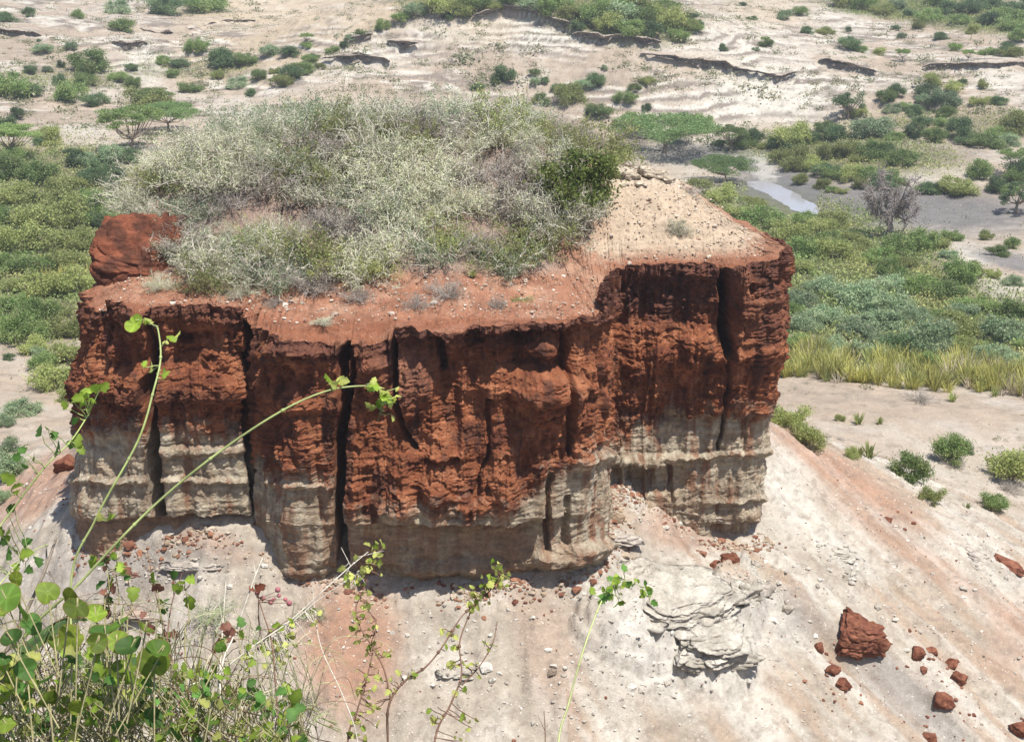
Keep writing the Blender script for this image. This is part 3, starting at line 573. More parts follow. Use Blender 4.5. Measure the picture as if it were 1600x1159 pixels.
# whitish crusty outcrops on the slope
CR = [(1045,992,108,34,31,'broad white flaking rock shelf on the slope with a shadowed underside'),(1100,1046,62,24,44,'lower white rock shelf stepping out over a dark hollow'),(1128,1062,50,24,32,'white rock crust with a dark hollow under its right end'),(1160,965,24,30,33,'narrow upright white rock rib above the dark hollow'),(1195,925,34,22,34,'grey knobbly rock with a dark shaded face'),
      (960,848,34,14,35,'flat grey rock slab jutting out over a dark gap at the foot of the corner'),(880,868,50,12,36,'thin grey ledge at the foot of the middle wall'),(1050,800,70,14,37,'pinkish layered ledge climbing into the right recess'),(1105,770,40,10,48,'thin tan ledge high in the right recess'),
      (715,1052,32,12,38,'small white crust with flat top in the centre of the slope'),(1310,880,20,10,39,'white knobbly stone patch above the large boulder'),(1320,905,14,8,49,'pale stone just above the large boulder'),(480,893,45,9,40,'pale ledge ring under the front pillar foot'),(690,898,90,9,41,'long sandy ledge under the middle wall'),
      (310,890,52,6,42,'thin grey ledge crossing the slope below the left wall'),(330,912,40,6,43,'lower thin grey ledge crossing the slope below the left wall'),(240,965,50,7,45,'low pale ledge behind the leafy shrub'),(1530,880,24,10,46,'dark hollowed rock high on the right slope'),(1385,885,16,8,47,'small dark stone right of the white knobbly patch')]
for px, py, rx, ry, sd, lb in CR:
    x, y, z = on_ground(px, py + ry * .4); s = math.hypot(y, CAMZ - z) / F
    c = (WH0, WH1) if sd in (31, 32, 33, 38, 39, 44, 49, 50) else (((.34, .26, .20), (.48, .39, .31)) if sd in (36, 37, 40, 41, 45, 48) else ((.33, .29, .25), (.47, .42, .36)))
    big = sd in (31, 44, 50)
    rock('rock_ledge', (x, y + (1.05 if big else .35), z + (.12 if big else -.05)), (rx * s, 1.7 if big else .9 * max(.5, ry * s), ry * s * (1.0 if big else .8)), sd, lb, 'rock ledge', 'pale rock crusts on the slope', c, 6 if big else 5, (.20 if big else .12, .16 if px > 900 else 0, .1 if big else 0), strata=.13 if big else .2, blocky=.3 if big else .6, boxy=.6 if big else .5, cuts=.3 if big else .5)
# pale broken layer at the summit
for i, (px, py, rx, ry) in enumerate([(962,266,16,14),(985,270,14,13),(1008,262,16,15),(1030,268,14,14),(1045,276,9,12),(1000,284,12,8),(972,288,10,6)]):
    x, y, z = cap_hit(px, py + ry); s = math.hypot(y, CAMZ - z) / F
    rock('rock_block', (x, y + .2, z + ry * s * .4), (rx * s * 1.1, rx * s, ry * s * .75), 60 + i, 'pale broken rock block of the low crest on the top', 'rock block', 'pale rock blocks along the crest', ((.38, .31, .23), (.55, .48, .38)), 4, (0, 0, i), strata=.1)

# ledges of the far slopes
for k, L in enumerate(LEDGES):
    L = np.array(L, float); n = max(8, int(np.abs(L[-1, 0] - L[0, 0]) / .8)); px = np.linspace(L[0, 0], L[-1, 0], n); py = np.interp(px, L[:, 0], L[:, 1])
    x, y, z = hit(px, py); y = np.convolve(np.pad(y, 4, 'edge'), np.ones(9) / 9, 'valid'); z = ground_z(x, y + 1.5) ; z = np.convolve(np.pad(z, 3, 'edge'), np.ones(7) / 7, 'valid')
    env = np.sqrt(np.clip(np.sin(np.linspace(0.02, math.pi - .02, n)), 0, 1)) * (.25 + .75 * sstep(-.35, .2, fbm(x * .13, x * 0, x * 0, 4, k))) * (.7 + .6 * fbm(x * .4, x * 0, x * 0, 3, k + 20))
    sec = [(-3.2, -.5), (-2.0, .12), (-.6, .32), (.35, .38), (.75, .1), (.6, -.25), (-.1, -.45), (-.35, -.9), (-.2, -1.5), (.2, -2.4)]
    rows = []; cols = []
    for u, w in sec:
        jit = fbm(x * .45, x * 0 + u * 2, x * 0 + w * 3, 5, 7 + k, .75)
        rows.append(np.stack([x, y - (u + 1.8 * jit) * env - .6, z + (w + .55 * jit) * env * .85 - .2], -1))
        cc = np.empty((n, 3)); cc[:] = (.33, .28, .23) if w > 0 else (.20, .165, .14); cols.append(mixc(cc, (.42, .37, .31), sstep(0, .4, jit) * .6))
    V = np.stack(rows); 
    o = mesh_np('rock_ledge', V, gridq(len(sec), n)[:, ::-1], M_far, smooth=False, col=np.stack(cols).reshape(-1, 3))
    lbs = ['grey rock ledge under the bushes at the top centre', 'long dark rock ledge above the white bank', 'short dark ledge right of the white bank', 'long thin dark ledge reaching the right edge of the view', 'curved dark ledge on the far left slope', 'grey ledge at the far left edge', 'small undercut ledge in the pale gully on the far left', 'short ledge left of the top of the bare mound', 'ledge along the crest of the bare mound', 'small grey ledge on the face of the bare mound', 'dark little ledge at the left flank of the mound', 'low white ledge at the left foot of the mound']
    tag(o, lbs[k], 'rock ledge', 'rock ledges on the far slopes')

# loose gravel on the slope and on the top: nobody could count it
def gravel(name, pts, sizes, c0, c1, label):
    V, Q = ICO[1]; n = len(pts); r = rng.uniform(.6, 1.3, (n, len(V), 1)); sc = sizes[:, None, None] * np.stack([rng.uniform(.8, 1.3, n), rng.uniform(.8, 1.3, n), rng.uniform(.5, .9, n)], -1)[:, None, :]
    W = V[None] * r * sc + pts[:, None, :]; QQ = (Q[None] + (np.arange(n) * len(V))[:, None, None]).reshape(-1, 3)
    t = rng.random((n, 1, 1)); cc = np.array(c0) * (1 - t) + np.array(c1) * t
    tag(mesh_np(name, W.reshape(-1, 3), QQ, M_rock, smooth=False, col=np.broadcast_to(cc, (n, len(V), 3)).reshape(-1, 3)), label, 'gravel', kind='stuff')
n = 9000; gx = rng.uniform(-24, 25, n); gy = rng.uniform(43, 66, n)
keep = (rng.random(n) < sstep(-.3, .35, fbm(gx * .4, gy * .4, gx * 0, 3, 121))); gx, gy = gx[keep], gy[keep]
gravel('gravel', np.stack([gx, gy, ground_z(gx, gy) + .01], -1), np.exp(rng.normal(-3.6, .5, len(gx))), (.30, .24, .19), (.68, .64, .58), 'small pale stones strewn over the bare slope')
n = 380; gx = rng.uniform(-22, 26, n); gy = rng.uniform(43, 64, n)
gravel('gravel', np.stack([gx, gy, ground_z(gx, gy) + .02], -1), np.exp(rng.normal(-3.35, .5, len(gx))), (.16, .06, .035), (.32, .15, .09), 'reddish crumbs of rock strewn over the slope')
n = 3500; gx = np.r_[rng.uniform(3.5, 11.8, 1800), rng.uniform(-16, 3.5, 1700)]; gy = np.r_[rng.uniform(57.5, 66, 1800), rng.uniform(51.2, 57, 1700)]
def inside(x, y, poly):
    c = np.zeros(x.shape, bool); a = poly; b = np.roll(poly, -1, 0)
    for (x0, y0), (x1, y1) in zip(a, b):
        k = ((y0 > y) != (y1 > y)) & (x < (x1 - x0) * (y - y0) / (y1 - y0 + 1e-12) + x0); c ^= k
    return c
_c = o2.mean(0); kk_ = inside(gx, gy, _c + (o2 - _c) * .975); gx, gy = gx[kk_], gy[kk_]
gravel('gravel', np.stack([gx, gy, top_z(gx, gy) + .03], -1), np.exp(rng.normal(-3.5, .5, len(gx))), (.28, .17, .11), (.68, .60, .50), 'small pale stones scattered on the top of the rock stack')

# water
m, t, N, L_ = nt('muddy_water'); b_ = N['Principled BSDF']; b_.inputs['Base Color'].default_value = (.30, .29, .30, 1); b_.inputs['Roughness'].default_value = .12; b_.inputs['Specular IOR Level'].default_value = .8
X, Y, Z = STREAM; pc = np.array([np.interp(np.linspace(0, 2, 30), [0, 1, 2], a) for a in (X, Y, Z)]).T; tt_ = np.gradient(pc, axis=0); nn_ = np.stack([tt_[:, 1], -tt_[:, 0]], -1); nn_ /= np.linalg.norm(nn_, axis=1)[:, None]
ww = 4.2 * np.sin(np.linspace(.25, math.pi - .15, 30))[:, None]; V = np.stack([np.c_[pc[:, :2] - nn_ * ww, pc[:, 2] - .02], np.c_[pc[:, :2] + nn_ * ww, pc[:, 2] - .02]], 1)
tag(mesh_np('water', V.reshape(-1, 3), gridq(30, 2), m), 'narrow pool of pale muddy water in the stream bed', 'water', kind='structure')

# ------------------------------------------------------------------ plants
L_grey = leaf_mat('grey_green_leaf', (.36, .39, .22), (.50, .52, .34), .25)
L_dry = leaf_mat('dry_twig_leaf', (.36, .31, .23), (.44, .37, .28), .2)
L_olive = leaf_mat('olive_leaf', (.24, .28, .09), (.35, .37, .14), .35)
L_green = leaf_mat('green_leaf', (.15, .23, .07), (.25, .31, .11), .35)
L_dark = leaf_mat('dark_leaf', (.085, .145, .06), (.15, .21, .09), .3)
L_blue = leaf_mat('blue_green_leaf', (.20, .28, .15), (.30, .36, .21), .3)
L_bright = leaf_mat('bright_acacia_leaf', (.16, .26, .085), (.24, .33, .13), .35)
L_yel = leaf_mat('yellow_blade', (.42, .38, .11), (.27, .29, .09), .3)
W_pale = wood_mat('pale_twig', (.56, .52, .43)); W_brown = wood_mat('brown_twig', (.24, .19, .15)); W_grey = wood_mat('grey_bark', (.36, .32, .28))

def curve_pts(p, d, L, n, wob, rg, grav=0.):
    pts = [np.array(p, float)]; d = np.array(d, float)
    for _ in range(n):
        d = d + rg.normal(size=3) * wob; d[2] -= grav; d /= np.linalg.norm(d); pts.append(pts[-1] + d * L / n)
    return np.array(pts)
def brush(seed, H=1.0, W=1.1, nb=36, nt=9, leaf=2600, lsz=.05, tw=.011):
    """tangle of arching branches and twigs with small leaves -> (twigs MB, leaves MB), about 1 m tall"""
    rg = np.random.default_rng(seed); tb = MB(); lb = MB(); tips = []
    for i in range(nb):
        a = rg.uniform(0, 2 * math.pi); s = rg.uniform(.15, 1.15)
        d = np.array([math.cos(a) * s, math.sin(a) * s, rg.uniform(.35, 1)]); L = rg.uniform(.75, 1.25)
        p = curve_pts((math.cos(a) * .12 * s, math.sin(a) * .12 * s, -.08), d, L, 7, .16, rg, .045)
        p[:, :2] *= W; p[:, 2] *= H; tb.tube(p, tw * 1.5, tw * .6)
        for k in range(nt):
            j = rg.integers(2, 8); q = p[j] if j < len(p) else p[-1]
            dd = rg.normal(size=3) + np.array([math.cos(a), math.sin(a), .55]) * .7; dd /= np.linalg.norm(dd)
            w = curve_pts(q, dd, rg.uniform(.18, .42), 4, .35, rg); tb.tube(w, tw * .75, tw * .35); tips += [w[2], w[3], w[4]]
    tips = np.array(tips); c = tips[rg.integers(0, len(tips), leaf)] + rg.normal(size=(leaf, 3)) * .055; c[:, 2] = np.abs(c[:, 2])
    lb.cards(c, lsz, 2.2, .4, rg=rg); return tb, lb
def bush(seed, leaves=3200, lsz=.085, H=.8, lumps=16, stems=7, flat=1.):
    """rounded leafy bush of uneven lumps, about 1 m radius"""
    rg = np.random.default_rng(seed); tb = MB(); lb = MB(); cen = []
    for i in range(lumps):
        a = rg.uniform(0, 2 * math.pi); r = math.sqrt(rg.random()) * .72
        cen.append((math.cos(a) * r, math.sin(a) * r, H * (rg.uniform(.25, .95) - .35 * r * r), rg.uniform(.13, .40)))
    cen = np.array(cen); k = rg.choice(lumps, leaves, p=cen[:, 3] ** 2 / (cen[:, 3] ** 2).sum()); u = rg.normal(size=(leaves, 3)); u /= np.linalg.norm(u, axis=1)[:, None]
    P = cen[k, :3] + u * (cen[k, 3] * rg.random(leaves) ** .5 * rg.uniform(.75, 1.25, leaves))[:, None] * np.array([1, 1, .8 * flat]); o_ = rg.random(leaves) < .28; P[o_] += rg.normal(size=(o_.sum(), 3)) * np.array([.13, .13, .10]); P[:, 2] = np.abs(P[:, 2])
    lb.cards(P, lsz, 1.7, .5, rg=rg)
    for i in range(lumps * 2):
        q = cen[i % lumps]; d_ = rg.normal(size=3) + np.array([q[0], q[1], .6]); tb.tube(curve_pts(q[:3], d_, q[3] * rg.uniform(1.1, 1.7), 4, .25, rg), .012, .005, 3)
    for i in range(stems):
        q = cen[i % lumps]; p = np.linspace((q[0] * .08, q[1] * .08, -.1), q[:3], 6) + rg.normal(size=(6, 3)) * .03; tb.tube(p, .03, .010, 4)
    return tb, lb
def tree(seed, H=4., crown=2.4, thick=.5, trunk=.14, leaves=5200, lsz=.12, umbrella=True, lumps=26, base=.55, bare=False):
    rg = np.random.default_rng(seed); tb = MB(); lb = MB(); cen = []
    trunk_top = np.array([rg.normal() * .15, rg.normal() * .15, H * base * .6])
    tp = np.linspace((0, 0, -.3), trunk_top, 7); tp[1:-1, :2] += rg.normal(size=(5, 2)) * .05; tb.tube(tp, trunk * 1.25, trunk * .75, 7)
    for i in range(lumps):
        a = rg.uniform(0, 2 * math.pi); r = math.sqrt(rg.random()) * crown * .85; zz = H - (thick * rg.random() if umbrella else (r / crown) ** 2 * H * .3 + rg.random() * H * (1 - base)) - (.12 * crown * (r / crown) ** 2)
        cen.append((math.cos(a) * r, math.sin(a) * r, zz, crown * rg.uniform(.16, .30)))
    for i, q in enumerate(cen[:18]):
        mid = trunk_top * .45 + np.array(q[:3]) * .55 + np.array([0, 0, -.12 * H]); p = np.array([trunk_top * .92, (trunk_top + mid) / 2 + rg.normal(size=3) * .06, mid, (mid + np.array(q[:3])) / 2 + rg.normal(size=3) * .08, q[:3]])
        tb.tube(p, trunk * .5, trunk * .12, 4)
        if bare:
            for _ in range(34):
                w0 = p[rg.integers(2, 5)]; tw = curve_pts(w0, rg.normal(size=3) + np.array([q[0] * .3, q[1] * .3, .5]), rg.uniform(.5, 1.1), 4, .3, rg); tb.tube(tw, trunk * .17, trunk * .06, 3)
                for _ in range(3): tb.tube(curve_pts(tw[rg.integers(1, 5)], rg.normal(size=3) + np.array([0, 0, .3]), rg.uniform(.25, .55), 3, .3, rg), trunk * .10, trunk * .05, 3)
    cen = np.array(cen); k = rg.integers(0, lumps, leaves); u = rg.normal(size=(leaves, 3)); u /= np.linalg.norm(u, axis=1)[:, None]
    P = cen[k, :3] + u * (cen[k, 3] * rg.random(leaves) ** .4)[:, None] * np.array([1, 1, .32 if umbrella else .8])
    lb.cards(P, lsz, 1.6, .4, rg=rg); return tb, lb
def spiky(seed, n=26, L=1., w=.06):
    rg = np.random.default_rng(seed); lb = MB()
    for i in range(n):
        a = rg.uniform(0, 2 * math.pi); s = rg.uniform(.05, .8); d = np.array([math.cos(a) * s, math.sin(a) * s, 1.]); d /= np.linalg.norm(d)
        ll = L * rg.uniform(.6, 1.1); b = np.array([math.cos(a), math.sin(a), 0]) * rg.uniform(0, .18); e = np.array([-math.sin(a), math.cos(a), 0]) * w * .5
        p = [b + d * ll * t + np.array([math.cos(a), math.sin(a), 0]) * .18 * t * t * s for t in (0, .35, .7, 1)]
        v = []; 
        for q, k in zip(p, (1., 1.1, .8, .08)): v += [q - e * k, q + np.array([math.cos(a), math.sin(a), 0]) * -.012 * k, q + e * k]
        lb.add(np.array(v), gridq(4, 3))
    return lb
LIB = {}
def proto(kind, seeds, fn, names, mats):
    """builds hidden-from-scene mesh data once; copies are linked as they are placed"""
    LIB[kind] = []
    for s in seeds:
        parts = fn(s); parts = parts if isinstance(parts, tuple) else (parts,)
        objs = []
        for nm, mt, p in zip(names, mats, parts):
            o = p.build(nm, mt, None, True); COL.objects.unlink(o); objs.append(o)
        LIB[kind].append(objs)
cnt = {}
def place(kind, name, loc, scale, label, cat, group, rz=None, sz=None, v=None, tilt=0.):
    k = cnt.get(kind, 0); cnt[kind] = k + 1
    objs = LIB[kind][(k if v is None else v) % len(LIB[kind])]
    root = bpy.data.objects.new(name, None); COL.objects.link(root); root.location = loc
    root.rotation_euler = (tilt * random.uniform(-1, 1), tilt * random.uniform(-1, 1), random.uniform(0, 6.28) if rz is None else rz)
    sx_ = random.uniform(.82, 1.22) if kind.startswith('b_') else 1.; root.scale = (scale * sx_, scale / sx_, scale * (sz or 1)); tag(root, label, cat, group)
    for o in objs:
        c = o.copy(); COL.objects.link(c); c.parent = root
    return root
# thicket kinds (metre-sized)
TL = ('twigs', 'foliage')
proto('grey', (1, 2, 3, 4), lambda s: brush(s, .95, 1.05, 40, 11, 3600, .05), TL, (W_pale, L_grey))
proto('dry', (5, 6), lambda s: brush(s, .9, 1.0, 46, 12, 500, .045, .0095), TL, (W_grey, L_dry))
proto('olive', (7, 8), lambda s: brush(s, .9, 1.0, 26, 8, 4200, .062, .010), TL, (W_brown, L_olive))
proto('blueish', (9, 10), lambda s: brush(s, .9, 1.0, 30, 9, 3600, .055, .010), TL, (W_pale, L_blue))
L_vg = leaf_mat('vivid_leaf', (.16, .22, .05), (.28, .33, .09), .35)
proto('leafy', (11, 12), lambda s: bush(s, 8500, .07, 1.0, 24), TL, (W_brown, L_vg))
# valley kinds
for kk, mt, sd in (('b_dark', L_dark, 20), ('b_green', L_green, 30), ('b_olive', L_olive, 40), ('b_blue', L_blue, 50)):
    proto(kk, (sd, sd + 1, sd + 2), lambda s: bush(s, 7500, .075, 1.0, 24, 9), TL, (W_brown, mt))
proto('t_umb', (60, 61), lambda s: tree(s, 4.0, 3.0, .9, leaves=11000, lsz=.14, lumps=40), ('trunk', 'crown'), (W_brown, L_green))
proto('t_bright', (62, 63), lambda s: tree(s, 3.4, 4.6, 1.0, .16, 20000, .15, True, 60), ('trunk', 'crown'), (W_brown, L_bright))
proto('t_round', (64, 65), lambda s: tree(s, 3.6, 1.7, .5, .13, 3600, .13, False, 22, .55), ('trunk', 'crown'), (W_brown, L_dark))
proto('t_bare', (66,), lambda s: tree(s, 6.3, 3.1, .5, .26, 1500, .07, False, 34, .55, True), ('trunk', 'crown'), (wood_mat('dark_bark', (.27, .235, .215)), L_dry))
proto('spiky', (70, 71, 72), lambda s: spiky(s, 40, 1.1, .038), ('blades',), (L_yel,))
proto('spiky_green', (75, 76), lambda s: spiky(s, 30, .9, .045), ('blades',), (L_olive,))
proto('spiky_dry', (77,), lambda s: spiky(s, 26, 1.0, .03), ('blades',), (L_dry,))
proto('aloe', (73, 74), lambda s: spiky(s, 34, .6, .09), ('blades',), (L_olive,))
# --- scrub on the rock stack
GT = 'tangled scrub covering the top of the rock stack'
LBL = {'grey': 'pale grey thorny shrub in the tangle covering the top', 'dry': 'dry brownish leafless shrub in the tangle covering the top', 'olive': 'yellowish green leafy shrub in the tangle covering the top', 'leafy': 'x', 'blueish': 'bluish green shrub in the tangle covering the top'}
rg = np.random.default_rng(77); spots = []
while len(spots) < 136:
    x = rg.uniform(-16.6, 5.0); y = rg.uniform(54.5, 71.5); z = float(top_z(np.array([x]), np.array([y]))[0]); px, py = to_px(x, y, z)
    lim = np.interp(px, [150, 200, 260, 380, 480, 600, 700, 860, 900, 960], [395, 425, 450, 462, 455, 444, 432, 412, 365, 260])
    if py > lim or px > 950 or px < 190 or (px < 275 and py > 335): continue
    if min([math.hypot(x - a, y - b) for a, b, _ in spots] or [9]) < 1.05: continue
    spots.append((x, y, z))
for x, y, z in spots:
    px, py = to_px(x, y, z); n = float(fbm(np.array([x * .22]), np.array([y * .22]), np.array([.5]), 2, 131)[0]); r = rg.random()
    if px > 700 and py < 330: k = ('dry', 'grey', 'blueish', 'olive')[int(rg.choice(4, p=[.4, .25, .15, .2]))]
    elif py < 235: k = ('olive', 'blueish', 'grey', 'dry')[int(rg.choice(4, p=[.3, .3, .25, .15]))]
    else: k = ('grey', 'dry', 'blueish', 'olive')[int(rg.choice(4, p=[.46, .16, .18, .20]))]
    zone = ', near the red rim' if py > 370 else (', at its left end' if px < 330 else (', along its crest' if py < 235 else (', beside the bright green bush' if px > 760 else (', in its left half' if px < 540 else ', in its middle'))))
    place(k, 'shrub', (x, y, z - .05), rg.uniform(1.2, 1.95), LBL[k] + zone, 'shrub', GT + ': ' + k + ' kind' if False else {'grey': 'pale grey shrubs on the top', 'dry': 'dry brown shrubs on the top', 'olive': 'yellowish green shrubs on the top', 'blueish': 'bluish shrubs on the top'}[k], sz=rg.uniform(.85, 1.15), tilt=.12)
def cap_shrub(kind, px, py, w, label, group='single shrubs on the top of the rock stack', name='shrub', cat='shrub', sz=1.):
    x, y, z = cap_hit(px, py); s = math.hypot(y, CAMZ - z) / F * w * .5
    return place(kind, name, (x, y, z - .03), s, label, cat, group, sz=sz)
cap_shrub('leafy', 905, 322, 150, 'bright green rounded bush at the right end of the thicket', sz=1.15)
cap_shrub('olive', 410, 400, 120, 'yellow green bush at the front of the thicket on the left')
cap_shrub('olive', 575, 430, 95, 'low olive green bush with dark base at the front of the thicket')
cap_shrub('grey', 1055, 368, 44, 'small grey green shrub alone on the bare sloping top', sz=1.3)
cap_shrub('grey', 240, 352, 90, 'pale shrub rising behind the red block at the left end')
cap_shrub('blueish', 275, 400, 100, 'bluish shrub right beside the red block at the left end')
cap_shrub('grey', 250, 452, 60, 'low pale tuft near the rim above the left cleft')
cap_shrub('dry', 560, 468, 60, 'low grey dry tuft on the orange soil in front of the olive bush')
cap_shrub('grey', 375, 462, 70, 'pale low shrub at the very front of the thicket', sz=.7)
cap_shrub('grey', 330, 440, 110, 'pale twiggy shrub spilling over the front edge of the thicket')
cap_shrub('blueish', 800, 420, 120, 'bluish feathery shrub at the front right of the thicket')
cap_shrub('dry', 490, 455, 90, 'low grey brushwood at the front of the thicket'); cap_shrub('dry', 655, 480, 56, 'bent dry grey shrub leaning over the orange soil')
cap_shrub('dry', 700, 462, 70, 'grey green dry shrub on the orange soil'); cap_shrub('dry', 778, 480, 34, 'tiny dead shrub with an upright stick near the rim', sz=1.6)
cap_shrub('dry', 425, 478, 34, 'tiny grey tuft on the red rim at the left'); cap_shrub('grey', 505, 505, 40, 'small flat grey cushion shrub on the rim', sz=.5)
cap_shrub('aloe', 738, 432, 40, 'small spiky rosette plant at the edge of the thicket', cat='plant', name='rosette_plant'); cap_shrub('dry', 1000, 255, 60, 'white bleached brush behind the summit blocks')
cap_shrub('dry', 960, 240, 80, 'grey twiggy shrub on the crest right of the green bush')
cap_shrub('dry', 1075, 300, 60, 'bleached low brush on the bare slope of the top', sz=.4); cap_shrub('olive', 815, 470, 40, 'yellowish grass tuft near the rim', sz=.35)
# dead log
lg = MB(); x, y, z = cap_hit(905, 335); x2, y2, z2 = cap_hit(925, 362)
lg.tube([(x, y, z + .35), ((x + x2) / 2, (y + y2) / 2, z + .25), (x2, y2, z2 + .05)], .05, .07, 6); tag(lg.build('dead_log', wood_mat('bleached_wood', (.60, .47, .30))), 'yellowish bleached log leaning out under the bright green bush', 'log')

